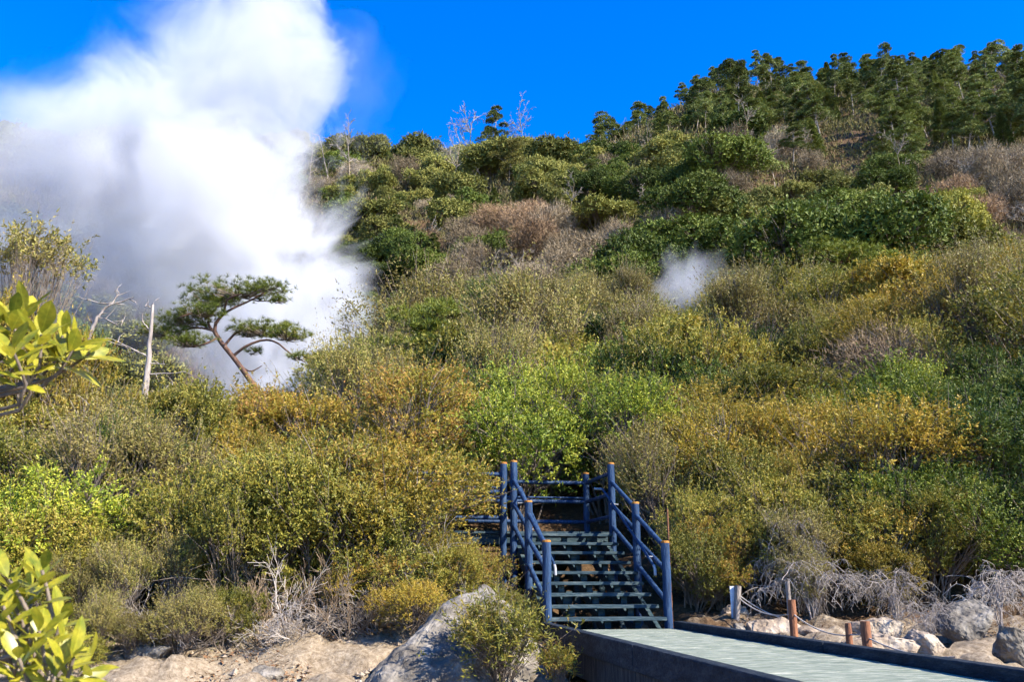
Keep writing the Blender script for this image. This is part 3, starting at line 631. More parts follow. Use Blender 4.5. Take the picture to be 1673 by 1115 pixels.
grock(1560, 1085, 9.6, (.5, .4, .34), 36, 'rock', 'small grey rock in front of the dark boulders', dz=.04)
grock(1610, 1098, 9.0, (.42, .36, .28), 37, 'rock', 'lowest grey stone beside the walkway at the picture corner', dz=.06)
grock(1200, 1010, 12.8, (.5, .4, .35), 38, 'tanrock', 'orange tan stone at the foot of the grey rope post', dz=.03)
grock(1208, 1022, 12.0, (.28, .24, .2), 39, 'rock', 'small dark stone in front of the grey rope post', dz=.05)
grock(1270, 1022, 12.0, (.95, .6, .3), 40, 'tanrock', 'low broad tan rock between the rope posts', dz=.03)
grock(1345, 1030, 11.6, (.9, .6, .3), 41, 'tanrock', 'low tan rock under the sagging rope', dz=.0)
rs = random.Random(4)
pb = MB()
for i in range(900):                                                        # loose stones on the bank and beyond the walkway
    if i % 3: x = rs.uniform(-5.2, .1); y = rs.uniform(9.3, 13)
    else: x = rs.uniform(2.3, 6.2); y = rs.uniform(8.5, 12.5)
    s = rs.uniform(.012, .05) * (1.8 if rs.random() < .1 else 1); z = gz(x, y) + .04
    d = rdir(np.random.default_rng(i), 8) * s * np.array([1, .9, .6]); 
    o6 = np.array([[1, 0, 0], [-1, 0, 0], [0, 1, 0], [0, -1, 0], [0, 0, .7], [0, 0, -.7]]) * s * np.random.default_rng(i).uniform(.6, 1.2, (6, 1)) + np.array([x, y, z])
    pb.add(o6, [[0, 2, 4], [2, 1, 4], [1, 3, 4], [3, 0, 4], [2, 0, 5], [1, 2, 5], [3, 1, 5], [0, 3, 5]])
o = obj('gravel', pb.mesh('gravel'), None, M['tanrock']); o['kind'] = 'stuff'; tag(o, 'loose tan stones scattered on the bare ground', 'gravel')

# ------------------------------------------------------------------ rope fence and stakes
FENCE = 'rope fence posts beyond the walkway'
def stake(name, px, ptop, Y, rad, mat, label, lean=0., k=12):
    tp = at(px, ptop, Y); g0 = gz(tp.x, tp.y) - .3; n = 8; zz = np.linspace(g0, tp.z, n); r = np.random.default_rng(int(px))
    e = empty(name, (tp.x, tp.y, g0 + .3)); tag(e, label, 'post', FENCE if name == 'rope_post' else None); bpy.context.view_layer.update()
    P = np.stack([tp.x + lean * (zz - tp.z), np.full(n, tp.y), zz], 1); mb = MB(); mb.tube(P, rad * (1 + .04 * r.normal(size=n)), k, True); under(e, 'shaft', mb, mat, True); return e, tp
e, pA = stake('rope_post', 1206, 958, 12.5, .045, 'greypost', 'weathered grey rope post with a white board fixed to it', lean=.12)
mb = MB(); q = at(1199, 990, 12.5); mb.box((q.x, q.y + .05, q.z), (.06, .02, .50)); under(e, 'board', mb, 'white')
e, pS = stake('stake', 1286, 950, 12.2, .03, 'greypost', 'tall thin grey stake behind the orange brown rope post')
e, pB = stake('rope_post', 1293, 981, 11.3, .047, 'post', 'orange brown rope post in front of the tall thin stake')
e, pC = stake('rope_post', 1385, 1019, 10.2, .035, 'post', 'thinner rope post of the close brown pair')
e, pD = stake('rope_post', 1413, 1016, 9.8, .05, 'post', 'thicker rope post of the close brown pair')
e, _ = stake('stake', 1090, 832, 12.9, .014, 'rust', 'thin rusty rod standing behind the lowest outer stair post', k=8)
def rope(a, b2, sag, label, rad=.008):
    tt = np.linspace(0, 1, 16)[:, None]; P = np.array(a) * (1 - tt) + np.array(b2) * tt; P[:, 2] -= sag * 4 * (tt * (1 - tt))[:, 0]
    mb = MB(); mb.tube(P, rad, 6); tag(obj('rope', mb.mesh('rope', smooth=True), None, M['rope']), label, 'rope', 'ropes of the fence')
def dn(p, d): return Vector((p.x, p.y, p.z - d))
rope(dn(pA, .12), dn(pS, .50), .05, 'upper rope from the grey post to the thin stake')
rope(dn(pA, .16), dn(pB, .16), .10, 'lower rope from the grey post to the orange brown post')
rope(dn(pB, .16), dn(pC, .13), .07, 'rope sagging between orange brown post and the close pair')
rope(dn(pC, .12), dn(pD, .12), .01, 'short rope joining the close pair of posts')
rope(dn(pD, .16), at(1560, 1075, 8.6), .06, 'rope running from the thicker post toward the boulders')
for p_, rd in ((pA, .05), (pB, .052), (pC, .04), (pD, .055)):
    pass

# ------------------------------------------------------------------ hillside, thicket and foreground plants
ANCH_N = [(50, 700, 'olive'), (150, 740, 'brown'), (60, 850, 'green'), (200, 800, 'brown'), (110, 780, 'olive'), (250, 730, 'olive'), (330, 680, 'yellow'), (420, 700, 'orange'), (500, 660, 'yellow'), (600, 650, 'brown'), (690, 690, 'orange'),
 (560, 760, 'olive'), (680, 790, 'yellow'), (760, 800, 'yellow'), (400, 850, 'olive'), (500, 850, 'olive'), (620, 900, 'olive'), (200, 980, 'brown'), (120, 940, 'dark'), (700, 960, 'yellow'), (790, 900, 'orange'), (300, 800, 'olive'),
 (830, 650, 'olive'), (850, 720, 'green'), (960, 640, 'green'), (1000, 600, 'green'), (900, 560, 'olive'), (780, 560, 'brown'), (720, 590, 'olive'), (610, 570, 'brown'), (1060, 560, 'brown'), (1040, 500, 'brown'), (1150, 560, 'olive'), (1130, 610, 'twig'),
 (1000, 740, 'olive'), (930, 770, 'dark'), (860, 770, 'dark'), (1100, 720, 'olive'), (1080, 800, 'brown'), (1120, 880, 'olive'), (1150, 930, 'olive'), (1240, 690, 'yellow'), (1200, 760, 'yellow'), (1290, 740, 'yellow'), (1260, 840, 'olive'),
 (1380, 670, 'green'), (1400, 740, 'dark'), (1360, 830, 'olive'), (1480, 730, 'olive'), (1560, 660, 'dark'), (1640, 700, 'dark'), (1600, 780, 'green'), (1560, 850, 'green'), (1480, 880, 'olive'), (1420, 900, 'yellow'), (1640, 860, 'dark'), (1600, 640, 'dark'), (1660, 650, 'dark'), (1520, 700, 'dark'), (1640, 750, 'dark'), (1500, 820, 'green'),  # dark shrubs toward the right edge: the zone's shade put into leaf colour
 (1500, 560, 'yellow'), (1580, 500, 'yellow'), (1400, 580, 'brown'), (1420, 620, 'twig'), (1300, 560, 'olive'), (1640, 580, 'olive'), (1650, 450, 'brown'), (1220, 520, 'brown'), (1110, 540, 'green'), (1330, 510, 'olive'), (1200, 620, 'olive'), (1300, 640, 'olive'), (880, 500, 'brown'), (960, 500, 'brown'), (700, 490, 'yellow'), (1250, 480, 'olive')]
ANCH_F = [(620, 420, 'dark'), (690, 400, 'red'), (790, 400, 'dark'), (600, 355, 'layer'), (680, 290, 'olive'), (740, 350, 'twig'), (870, 370, 'red'), (960, 400, 'twig'), (960, 290, 'dark'), (1120, 300, 'dark'), (1180, 235, 'dark'), (1040, 290, 'dark'), (1300, 345, 'dark'),
 (1240, 380, 'olive'), (1160, 365, 'dark'), (1440, 335, 'dark'), (1550, 380, 'yellow'), (1580, 265, 'twig'), (1640, 300, 'twig'), (210, 540, 'dark'), (100, 480, 'dark'), (60, 400, 'dark'), (1240, 280, 'twig'), (1340, 290, 'layer'), (870, 280, 'olive'), (930, 330, 'layer'), (1040, 390, 'twig'), (1080, 385, 'dark'), (640, 240, 'olive'),
 (560, 250, 'dark'), (800, 330, 'dark'), (840, 300, 'olive'), (760, 290, 'olive'), (600, 300, 'twig'), (1000, 330, 'layer'), (1100, 250, 'layer'), (1210, 330, 'layer'), (1400, 380, 'layer'), (1480, 400, 'olive'), (900, 420, 'twig'), (760, 440, 'twig'), (840, 450, 'twig'), (700, 450, 'dark'), (1000, 440, 'dark'),
 (1200, 430, 'layer'), (1270, 430, 'dark'), (1340, 420, 'olive'), (1650, 400, 'twig'), (1600, 340, 'red'), (1060, 340, 'layer'), (900, 350, 'olive'), (520, 260, 'dark'), (450, 230, 'dark'), (1500, 350, 'twig'), (1390, 320, 'layer'), (1300, 260, 'twig'), (1110, 210, 'red'), (60, 230, 'dark')]
def kind_at(anch, px, py, jit):
    x = px + RNG.normal() * jit; y = py + RNG.normal() * jit * .5
    return min(anch, key=lambda a: (a[0] - x) ** 2 + ((a[1] - y) * 1.6) ** 2)[2]
LIM_X = [0, 100, 140, 180, 240, 260, 420, 560, 600, 660, 720, 850, 960, 1040, 1065, 1085, 1155, 1175, 1220, 1673]
LIM_Y = [560, 575, 620, 655, 665, 640, 622, 630, 560, 500, 490, 480, 470, 470, 495, 518, 518, 490, 470, 420]
WORD = {'yellow': 'golden yellow', 'olive': 'olive green', 'green': 'fresh green', 'dark': 'dark green', 'brown': 'brown leaved', 'orange': 'orange tinted', 'twig': 'bare grey-brown', 'red': 'reddish brown bare', 'layer': 'pale olive layered'}
def where_n(px, py):
    if px < 240: return 'beside the near glossy leaves' if py > 700 else 'below the bare broken branches'
    if px < 480: return 'in front of the leaning pine' if py < 780 else 'above the eroded sandy bank'
    if px < 640: return 'at the foot of the steam plume' if py < 720 else 'over the eroded sandy bank'
    if px < 800: return 'uphill of the boarded landing' if py < 720 else 'against the landing railing'
    if px < 1080: return 'high above the staircase' if py < 640 else 'close behind the stair landing'
    if px < 1330: return 'on the rise beyond the small steam puff' if py < 640 else 'above the grey rope post'
    if px < 1520: return 'below the spreading hillside pine' if py < 640 else 'above the white drooping twigs'
    return 'on the upper thicket by the picture edge' if py < 640 else 'in the shaded thicket above the boulders'
placed = []
def try_place(x, y, s): 
    for (a, b2, c) in placed:
        if (a - x) ** 2 + (b2 - y) ** 2 < (s + c) ** 2 * .25: return False
    placed.append((x, y, s)); return True
def corridor(x, y, r):
    s = (x - L0.x) * SR.x + (y - L0.y) * SR.y; l = (x - L0.x) * SD.x + (y - L0.y) * SD.y
    if -r - .15 < s < W + r + .15 and l < 4.1 + r * .8: return True
    if -4.2 < s < 0.2 and 2.5 - r * .75 < l < 4.1 + r * .75: return True
    return False
def leafy(x, y, tier, kind, s, sz=1.0, label=None, name=None):
    z = gz(x, y); far = tier == 'mid'
    px, py = proj((x, y, z + 1.3 * s))
    if kind == 'twig': sh = MTWIG[0]; s = s * (1.0 if far else .6); cm = 'browntwig'
    else:
        pool = (MTALL if far else TALL) if (kind == 'brown' and RNG.random() < .75) else ((MID + MDOME) if far else NEAR)
        sh = pool[RNG.integers(len(pool))]; cm = kind
    lab = label or f"{WORD[kind]} shrub {where_n(px, py)}"
    nm = name or {'yellow': 'golden_shrub', 'olive': 'olive_shrub', 'green': 'green_shrub', 'dark': 'dark_shrub', 'brown': 'brown_shrub', 'orange': 'orange_shrub', 'twig': 'bare_shrub'}[kind]
    return plant(nm, sh, (x, y, z - .05), s, cm, 'bark', lab, 'shrub', WORD[kind] + ' shrubs of the thicket', sz=sz, part=('crown', 'stems'))
def fit(x, y, s, h):
    """how large a shrub may be so that it stays under the thicket's skyline"""
    z = gz(x, y); px, _ = proj((x, y, z)); lim = np.interp(px, LIM_X, LIM_Y); zt = at(px, lim, y).z - z
    return min(s, zt / h)
# front row, set one by one: px of the stem, distance, scale, kind
FRONT = [(175, 10.8, .32, 'brown'), (255, 10.9, .3, 'brown'), (315, 11.0, .34, 'brown'), (385, 11.3, .36, 'olive'), (140, 10.5, .3, 'olive'), (160, 11.5, .42, 'brown'), (232, 11.6, .46, 'brown'), (300, 11.9, .5, 'brown'), (345, 11.5, .28, 'brown'), (120, 11.3, .45, 'olive'), (372, 12.1, .5, 'olive'), (265, 12.6, .6, 'brown'), (90, 11.9, .7, 'olive'), (40, 12.2, .95, 'green'), (120, 12.6, .75, 'dark'), (205, 12.2, .55, 'brown'), (175, 13.6, .95, 'brown'), (330, 13.2, .9, 'olive'), (405, 12.3, .80, 'olive'), (470, 12.9, 1.0, 'olive'), (545, 12.7, .95, 'olive'),
 (610, 13.1, .95, 'olive'), (605, 13.2, 1.1, 'yellow'), (650, 13.3, .9, 'yellow'), (712, 13.2, .52, 'yellow'), (560, 13.6, 1.15, 'orange'), (640, 12.3, .45, 'orange'), (720, 12.2, .5, 'olive'), (770, 12.6, .5, 'orange'), (815, 11.9, .34, 'olive'), (580, 12.2, .4, 'yellow'), (690, 11.6, .38, 'yellow'),
 (1125, 13.4, .62, 'olive'), (1165, 13.5, .6, 'orange'), (1230, 13.4, .62, 'olive'), (1300, 13.3, .55, 'brown'), (1340, 12.6, .4, 'brown'), (1405, 13.4, .75, 'yellow'), (1440, 13.0, .5, 'yellow'), (1510, 13.5, .75, 'olive'), (1580, 13.9, .9, 'green'), (1660, 13.4, .9, 'dark'), (1270, 14.2, .8, 'olive'), (1360, 14.4, .85, 'olive')]
for px, Y, s, k in FRONT:
    x = (px - 836.5) / FPX * Y * .99; placed.append((x, Y, s * 1.2)); z = gz(x, Y)
    leafy(x, Y, 'near', k, s, label=None)
for it in range(5200):                                                       # near thicket 13.5 - 25 m
    y = 13.4 + 12.5 * RNG.random() ** 1.2; a = RNG.uniform(-.66, .66); x = a * y; s = RNG.uniform(.6, 1.35) * (1 + (y - 13) * .02)
    if corridor(x, y, 1.05 * s): continue
    if y < 14.3 and x > 1: continue
    pq = proj((x, y, gz(x, y) + 1))[0]
    if y < 15 and pq < 960 and pq + 1.45 * s * FPX / y > 800: continue
    s = fit(x, y, s, 2.45)
    if s < .5 or not try_place(x, y, 1.0 * s): continue
    px, py = proj((x, y, gz(x, y) + 1.5 * s)); leafy(x, y, 'near', 'dark' if RNG.random() < .10 else kind_at(ANCH_N, px, py, 38), s, RNG.uniform(.9, 1.2))  # a random share goes dark, leaf colour standing in for shaded gaps
for it in range(5200):                                                       # thicket 25 - 58 m
    y = RNG.uniform(25, 60); a = RNG.uniform(-.2, .66); x = a * y; s = RNG.uniform(.65, 1.3) * (1 + (y - 25) * .008)
    if RNG.random() < .14: s *= 1.5
    s = fit(x, y, s, 4.0)
    if s < .55 or not try_place(x, y, 2.0 * s): continue
    px, py = proj((x, y, gz(x, y) + 2.4 * s)); leafy(x, y, 'mid', 'dark' if RNG.random() < .13 else kind_at(ANCH_N, px, py, 34), s, RNG.uniform(.9, 1.25))  # random dark shrubs paint the shaded gaps between crowns

def where_f(px, py):
    if px < 270: return 'behind the broken bare branches' if py > 300 else 'on the ridge behind the plume'
    if px < 640: return 'on the skyline beside the plume' if py < 250 else 'on the slope beside the plume'
    if px < 900: return 'under the bare ridge trees' if py < 330 else 'on the lower slope beside the steam'
    if px < 1180: return 'below the ridge saddle' if py < 330 else 'above the small steam puff'
    if px < 1450: return 'below the ridge pine wood' if py < 330 else 'on mid slope below the pine wood'
    return 'on bare slope under the summit wood' if py < 330 else 'on the lower slope at picture edge'
RIDGE_LOW_X = [960, 1000, 1100, 1200, 1300, 1400, 1500, 1600, 1673, 1760]; RIDGE_LOW_Y = [240, 250, 228, 215, 228, 258, 272, 252, 238, 235]
farN = 0
CLEAR = [(742, 190, 300, 170), (766, 163, 245, 205), (803, 172, 248, 205), (858, 150, 248, 205), (838, 190, 240, 205), (832, 228, 322, 160), (1008, 178, 245, 205), (1043, 163, 228, 208), (575, 180, 275, 190), (545, 208, 262, 190), (1390, 195, 268, 150), (1517, 275, 330, 120)]
for it in range(16000):                                                     # the hillside
    y = RNG.uniform(58, 238); a = RNG.uniform(-.66, .66); x = a * y
    z = gz(x, y); px, py = proj((x, y, z + 3))
    if px < -30 or px > 1720: continue
    if 270 < px < 560 and y < 185: continue                                         # behind the dense steam
    sp_ = 2.6 + .0205 * y
    if px < 430:
        if y < 205 and not (px < 270 and 84 < y < 150): continue
        sp_ *= 1.5
    if any(abs(px - c[0]) < (45 if c[0] in (832, 1390) else 24) and y < c[3] + 2 and proj((x, y, z + 6))[1] < c[2] - 8 and proj((x, y, z))[1] > c[1] for c in CLEAR): continue
    wood = px > 960 and py < np.interp(px, RIDGE_LOW_X, RIDGE_LOW_Y)
    if wood: sp_ *= .72
    if not try_place(x, y, sp_): continue
    if wood:
        q = RNG.random(); s = RNG.uniform(.55, .92) * (.85 if px < 1120 else 1.0)
        if q < .10: sh = FAR[RNG.integers(3)]; nm = 'evergreen_tree'; cm = ('fargreen', 'farolive')[RNG.integers(2)]; lab = 'rounded broadleaf tree among the ridge pines'; tm = 'bark'; s *= .9
        elif q < .76: sh = PINES[RNG.integers(4)]; nm = 'pine_tree'; cm = 'farpine'; lab = 'green pine ' + ('on the skyline of' if proj((x, y, z + 10))[1] < np.interp(px, [1000, 1100, 1200, 1300, 1400, 1500, 1673], [225, 175, 145, 125, 105, 90, 95]) else 'inside') + ' the ridge wood' + (', lower end' if px < 1180 else ', middle' if px < 1400 else ', summit' if px < 1540 else ', far end'); tm = 'palebark'
        elif q < .88: sh = CONI[RNG.integers(2)]; nm = 'conifer_tree'; cm = 'farpine'; lab = 'dense dark conifer among the ridge pines'; tm = 'bark'
        else: sh = DEADF[RNG.integers(2)]; nm = 'bare_tree'; cm = 'palebark'; lab = 'pale leafless trunk standing among the ridge pines'; tm = 'palebark'; s *= .6
        e_ = plant(nm, sh, (x, y, z - .2), s, cm, tm, lab, 'tree', lab.split(' ')[0] + ' trees of the ridge wood')
        if nm == 'pine_tree': k_ = RNG.uniform(.95, 1.5); e_.scale = (e_.scale[0] * k_, e_.scale[1] * k_, e_.scale[2] * RNG.uniform(.7, 1.3)); e_.rotation_euler = (RNG.normal() * .05, RNG.normal() * .05, e_.rotation_euler[2])
        continue
    k = kind_at(ANCH_F, px, py, 30); s = sp_ / 6.6 * RNG.uniform(.7, 1.5)
    if k == 'dark' and RNG.random() < .3: k = ('olive', 'layer', 'twig')[RNG.integers(3)]
    if k in ('twig', 'red') and RNG.random() < .10: k = ('olive', 'dark', 'layer')[RNG.integers(3)]
    if py < 260 and px < 1000: s *= .7
    if RNG.random() < .10 and y > 100:
        plant('pine_tree', PINES[RNG.integers(4)], (x, y, z - .2), RNG.uniform(.4, .62), 'farpine', 'palebark', f"small layered pine {where_f(px, py)}", 'tree', 'small pines scattered over the hillside').scale.x *= 1.4; continue
    sh, cm = {'dark': (FAR[RNG.integers(3)], 'fargreen'), 'olive': (FAR[RNG.integers(3)], 'farolive'), 'yellow': (FAR[RNG.integers(3)], 'faryellow'), 'layer': (LAYER[0], 'farolive'),
              'twig': (FTWIG[RNG.integers(3)], 'fartwig'), 'red': (FTWIG[RNG.integers(3)], 'farred')}[k]
    if k in ('twig', 'red') and RNG.random() < .33: sh = DEADF[RNG.integers(2)]; s *= .62
    nm = {'dark': 'evergreen_tree', 'olive': 'olive_tree', 'yellow': 'golden_tree', 'layer': 'layered_tree', 'twig': 'leafless_tree', 'red': 'leafless_tree'}[k]
    if nm == 'olive_tree': nm = 'pale_green_tree'
    if y < 118 and k in ('dark', 'olive', 'yellow'): sh = MDOME[RNG.integers(2)]; s *= 1.8
    plant(nm, sh, (x, y, z - .2), s, cm, 'bark' if k not in ('twig', 'red') else 'palebark', f"{WORD[k]} {'rounded ' if k in ('dark', 'olive') else ''}tree {where_f(px, py)}", 'tree', WORD[k] + ' trees of the hillside', sz=RNG.uniform(.85, 1.15)); farN += 1
# undergrowth between the hillside trees
n = 38000; y = 20 + 225 * RNG.random(n) ** .8; x = RNG.uniform(-.7, .7, n) * y; z = ground(x, y)
P = np.repeat(np.stack([x, y, z], 1), 7, 0); m_ = len(P); sc_ = np.repeat(.25 + y / 135, 7)
P += RNG.normal(size=(m_, 3)) * sc_[:, None] * np.array([.8, .8, .35]) + np.array([0, 0, .3]) * sc_[:, None]
D = unit(RNG.normal(size=(m_, 3)) * .6 + np.array([0, 0, .9])); N = rdir(RNG, m_); N = unit(N - D * (N * D).sum(1, keepdims=True))
mb = MB(); leaf_quads(mb, P, D, N, sc_ * RNG.uniform(.5, 1.3, m_), sc_ * .16)
M['under'] = leafmat('undergrowth', [(.06, .045, .025), (.13, .10, .06), (.15, .14, .04), (.20, .16, .10)], .1, .9, .1)
o = obj('undergrowth', mb.mesh('undergrowth'), None, M['under']); tag(o, 'dry brown and olive undergrowth covering the hillside between the trees', 'undergrowth', kind='stuff')
# leaf litter near
n = 34000; y = RNG.uniform(9.0, 17, n); x = RNG.uniform(-.62, .62, n) * y; keep = (np.sin(x * 1.7) + np.sin(y * 2.3 + x) + (y - 11.5)) > -.2; x = x[keep]; y = y[keep]; m_ = len(x)
P = np.stack([x, y, ground(x, y) + .05 + RNG.uniform(-.03, .07, m_)], 1); D = unit(RNG.normal(size=(m_, 3)) * np.array([1, 1, .35])); N = unit(np.array([0, 0, 1]) + RNG.normal(size=(m_, 3)) * .4); N = unit(N - D * (N * D).sum(1, keepdims=True))
mb = MB(); leaf_quads(mb, P, D, N, RNG.uniform(.03, .08, m_), RNG.uniform(.015, .035, m_))
M['litter'] = leafmat('litter', [(.09, .05, .03), (.22, .12, .06), (.34, .22, .12)], .1, .9, .1)
o = obj('leaf_litter', mb.mesh('leaf_litter'), None, M['litter']); tag(o, 'dry brown leaf litter under the shrubs and on the bank', 'leaf litter', kind='stuff')

# --- single trees that stand out
def stand(px, py_base, Y): p_ = at(px, py_base, Y); return p_.x, Y
def ridge_tree(shape, px, ptop, pbase, Y, cm, tm, name, label, rz=0., hs=None, w=1.0):
    b0 = at(px, pbase, Y); tp = at(px, ptop, Y); z = gz(b0.x, Y); h = tp.z - z; H = hs; s = h / H
    e = empty(name, (b0.x, Y, z), rz, (s * w, s * w, s)); tag(e, label, 'tree'); obj('crown', shape[0], e, M[cm]); obj('trunk', shape[1], e, M[tm])
def dims(sh): return max(max(v.co.z for v in sh[0].vertices), max(v.co.z for v in sh[1].vertices))
for sh, px, pt, pb, Y, cm, tm, nm, lab, rz, w in [
    (DEADF[0], 742, 190, 305, 170, 'fartwig', 'palebark', 'bare_tree', 'tall bare tree standing clear on the slope below the ridge line', 0, .9),
    (DEADF[1], 766, 163, 245, 205, 'fartwig', 'palebark', 'bare_tree', 'bare spreading tree on the skyline beside the dark ridge pine', 1.0, 1.0),
    (PINES[1], 803, 172, 248, 205, 'farpine', 'palebark', 'pine_tree', 'narrow dark pine on the skyline between bare trees', 2.0, 1.0),
    (DEADF[0], 858, 150, 248, 205, 'fartwig', 'palebark', 'bare_tree', 'tallest pale bare tree on the skyline with forked trunk', 2.2, .7),
    (DEADF[1], 838, 190, 240, 205, 'fartwig', 'palebark', 'bare_tree', 'short bare skyline tree beside the tallest one', .4, .9),
    (BROADPINE[0], 832, 228, 325, 160, 'faryelpine', 'palebark', 'pine_tree', 'golden green pine with bare trunk below the skyline trees', .8, .75),
    (PINES[2], 1008, 178, 245, 205, 'farpine', 'palebark', 'pine_tree', 'broad pine at the lower end of the ridge wood', 1.4, 1.3),
    (PINES[0], 1043, 163, 228, 208, 'farpine', 'palebark', 'pine_tree', 'slim pine with a bare trunk standing clear of the ridge wood', 2.4, 1.0),
    (DEADF[0], 575, 180, 278, 190, 'fartwig', 'palebark', 'bare_tree', 'pale leaning tree seen through thin steam by the plume', 1.2, .9),
    (SNAG[0], 545, 208, 265, 190, 'palebark', 'palebark', 'dead_tree', 'white dead snag seen through the steam beside the leaning tree', 0, 1.0),
    (SNAG[0], 508, 228, 258, 190, 'palebark', 'palebark', 'dead_tree', 'short white dead snag nearest the dense steam', 2, 1.0),
    (BROADPINE[0], 1390, 195, 272, 150, 'farpine', 'redbark', 'pine_tree', 'spreading umbrella pine standing alone below the ridge wood', 0, 1.35),
    (CONI[1], 1517, 275, 330, 120, 'fargreen', 'bark', 'conifer_tree', 'small dark conifer alone on the pale bare slope', 0, 1.0),
    (MPINE[0], 1375, 392, 510, 50, 'needle', 'redbark', 'pine_tree', 'wide low pine with upswept boughs on the lower hillside', 2.6, 1.35),
    (MPINE[1], 695, 468, 560, 40, 'needle', 'redbark', 'pine_tree', 'flat topped pine rising from the thicket beside the plume', 1.0, 1.0)]:
    ridge_tree(sh, px, pt, pb, Y, cm, tm, nm, lab, rz, dims(sh), w)

for px, pt, h, kind, lab in [(625, 385, 6.5, 'dark', 'full dark evergreen crown beside the dense steam'), (795, 375, 6.5, 'dark', 'dark rounded evergreen amid bare trees left of centre'), (695, 372, 5.5, 'red', 'pinkish brown bare crown beside the dark evergreens'), (1000, 405, 5, 'dark', 'dark evergreen crown uphill from the small steam puff'),
    (1085, 362, 7, 'dark', 'dark evergreen crown straight above the small steam puff'), (1165, 340, 7, 'dark', 'narrow dark evergreen above the puff'), (1300, 318, 9, 'dark', 'broad dark evergreen dome in the middle slope'), (1440, 318, 8, 'dark', 'dark evergreen dome under the umbrella pine'), (1548, 345, 9, 'yellow', 'large yellow green crown on the open slope'),
    (1120, 272, 9, 'dark', 'wide dark evergreen dome high on the slope'), (960, 272, 8, 'dark', 'dark evergreen dome below the ridge saddle'), (1180, 212, 9, 'dark', 'dark evergreen dome just under the ridge wood'), (1240, 375, 6, 'olive', 'olive rounded crown between dark domes'), (870, 345, 7, 'red', 'reddish bare tree with upright stem in mid slope'),
    (960, 375, 6, 'twig', 'wide grey bare crown in the middle of the slope'), (1270, 425, 4.5, 'pine', 'low layered pine right of the small steam puff'), (1480, 410, 5, 'pine', 'dark layered pine beside the wide low pine'), (1180, 440, 4, 'dark', 'small dark crown behind the steam puff'), (765, 455, 4.5, 'dark', 'dark crown next to the flat topped pine'), (1600, 400, 5, 'olive', 'olive crown low on the slope near the picture edge'),
    (610, 325, 7, 'layer', 'layered pale green tree beside the plume')]:
    Y = min(np.arange(48, 200, 1.0), key=lambda Y: abs(at(px, pt, Y).z - gz(at(px, pt, Y).x, Y) - h) + .004 * Y)
    sh, cm, tm, w, nm = {'dark': (MDOME[len(lab) % 2], 'fargreen', 'bark', 1.1, 'evergreen_tree'), 'olive': (MDOME[0], 'farolive', 'bark', 1.1, 'pale_green_tree'), 'yellow': (MDOME[1], 'faryellow', 'bark', 1.15, 'golden_tree'), 'red': (FTWIG[1], 'farred', 'palebark', 1.0, 'leafless_tree'), 'twig': (FTWIG[0], 'fartwig', 'palebark', 1.2, 'leafless_tree'), 'pine': (MPINE[0], 'needle', 'redbark', 1.1, 'pine_tree'), 'layer': (LAYER[0], 'farolive', 'bark', 1.0, 'layered_tree')}[kind]
    ridge_tree(sh, px, pt, pt + 40, float(Y), cm, tm, nm, lab, len(lab) * .7, dims(sh), w)
# --- the leaning pine before the steam
PY = 24.0
def W3(px, py, dy=0.0): return np.array(at(px, py, PY + dy))
root = at(425, 650, PY); g0 = gz(root.x, root.y); e = empty('leaning_pine', (root.x, root.y, g0)); tag(e, 'leaning wind shaped pine with flat needle pads before the steam', 'tree'); bpy.context.view_layer.update()
def spl(pts, n=14):
    pts = np.array(pts); t_ = np.linspace(0, len(pts) - 1, n); i = np.clip(t_.astype(int), 0, len(pts) - 2); f = (t_ - i)[:, None]
    p0 = pts[np.maximum(i - 1, 0)]; p1 = pts[i]; p2 = pts[i + 1]; p3 = pts[np.minimum(i + 2, len(pts) - 1)]
    return .5 * ((2 * p1) + (-p0 + p2) * f + (2 * p0 - 5 * p1 + 4 * p2 - p3) * f ** 2 + (-p0 + 3 * p1 - 3 * p2 + p3) * f ** 3)
r = np.random.default_rng(9); mt = MB(); bn = W3(470, 716)
mt.tube(spl([bn, W3(447, 680), W3(428, 650), W3(404, 615), W3(381, 584), W3(363, 562), W3(351, 543)]), np.linspace(.09, .06, 14), 10)
BR = [([W3(351, 543), W3(353, 528), W3(366, 513), W3(385, 502), W3(412, 490), W3(432, 478)], .055), ([W3(351, 543), W3(342, 533), W3(341, 518), W3(352, 505), W3(358, 492)], .045), ([W3(350, 541), W3(325, 536), W3(298, 540, .3), W3(262, 548, .2)], .038),
      ([W3(356, 552), W3(340, 560, -.5), W3(322, 566, -.5), W3(300, 568, -.5)], .035), ([W3(380, 583), W3(402, 566), W3(430, 556), W3(452, 560, -.2), W3(474, 578, -.3), W3(498, 592, -.3)], .045), ([W3(366, 566), W3(385, 545, .6), W3(410, 538, .7), W3(445, 535, .5)], .045),
      ([W3(395, 600), W3(410, 607), W3(428, 598)], .03), ([W3(341, 520), W3(318, 512, -.4), W3(290, 520, -.6)], .045), ([W3(366, 513), W3(372, 490, -.6), W3(395, 480, -.8)], .04)]
for pts, rd in BR: mt.tube(spl(pts, 12), np.linspace(rd, rd * .35, 12), 7)
me = mt.mesh('trunk', smooth=True); me.transform(e.matrix_world.inverted()); obj('trunk', me, e, M['redbark'])
PADS = [(390, 478, 80, 17, 0, 260), (345, 492, 45, 18, 0, 150), (432, 470, 36, 14, .2, 110), (330, 510, 40, 16, -.4, 130), (300, 525, 50, 17, 0, 170), (268, 545, 45, 14, .1, 130), (310, 560, 40, 13, -.5, 110), (430, 540, 55, 13, .3, 170), (468, 548, 36, 18, 0, 140), (410, 545, 30, 12, .6, 60), (488, 585, 18, 8, -.3, 34), (410, 575, 22, 8, .2, 24), (455, 490, 16, 10, 0, 30)]
mn = MB(); mtw = MB()
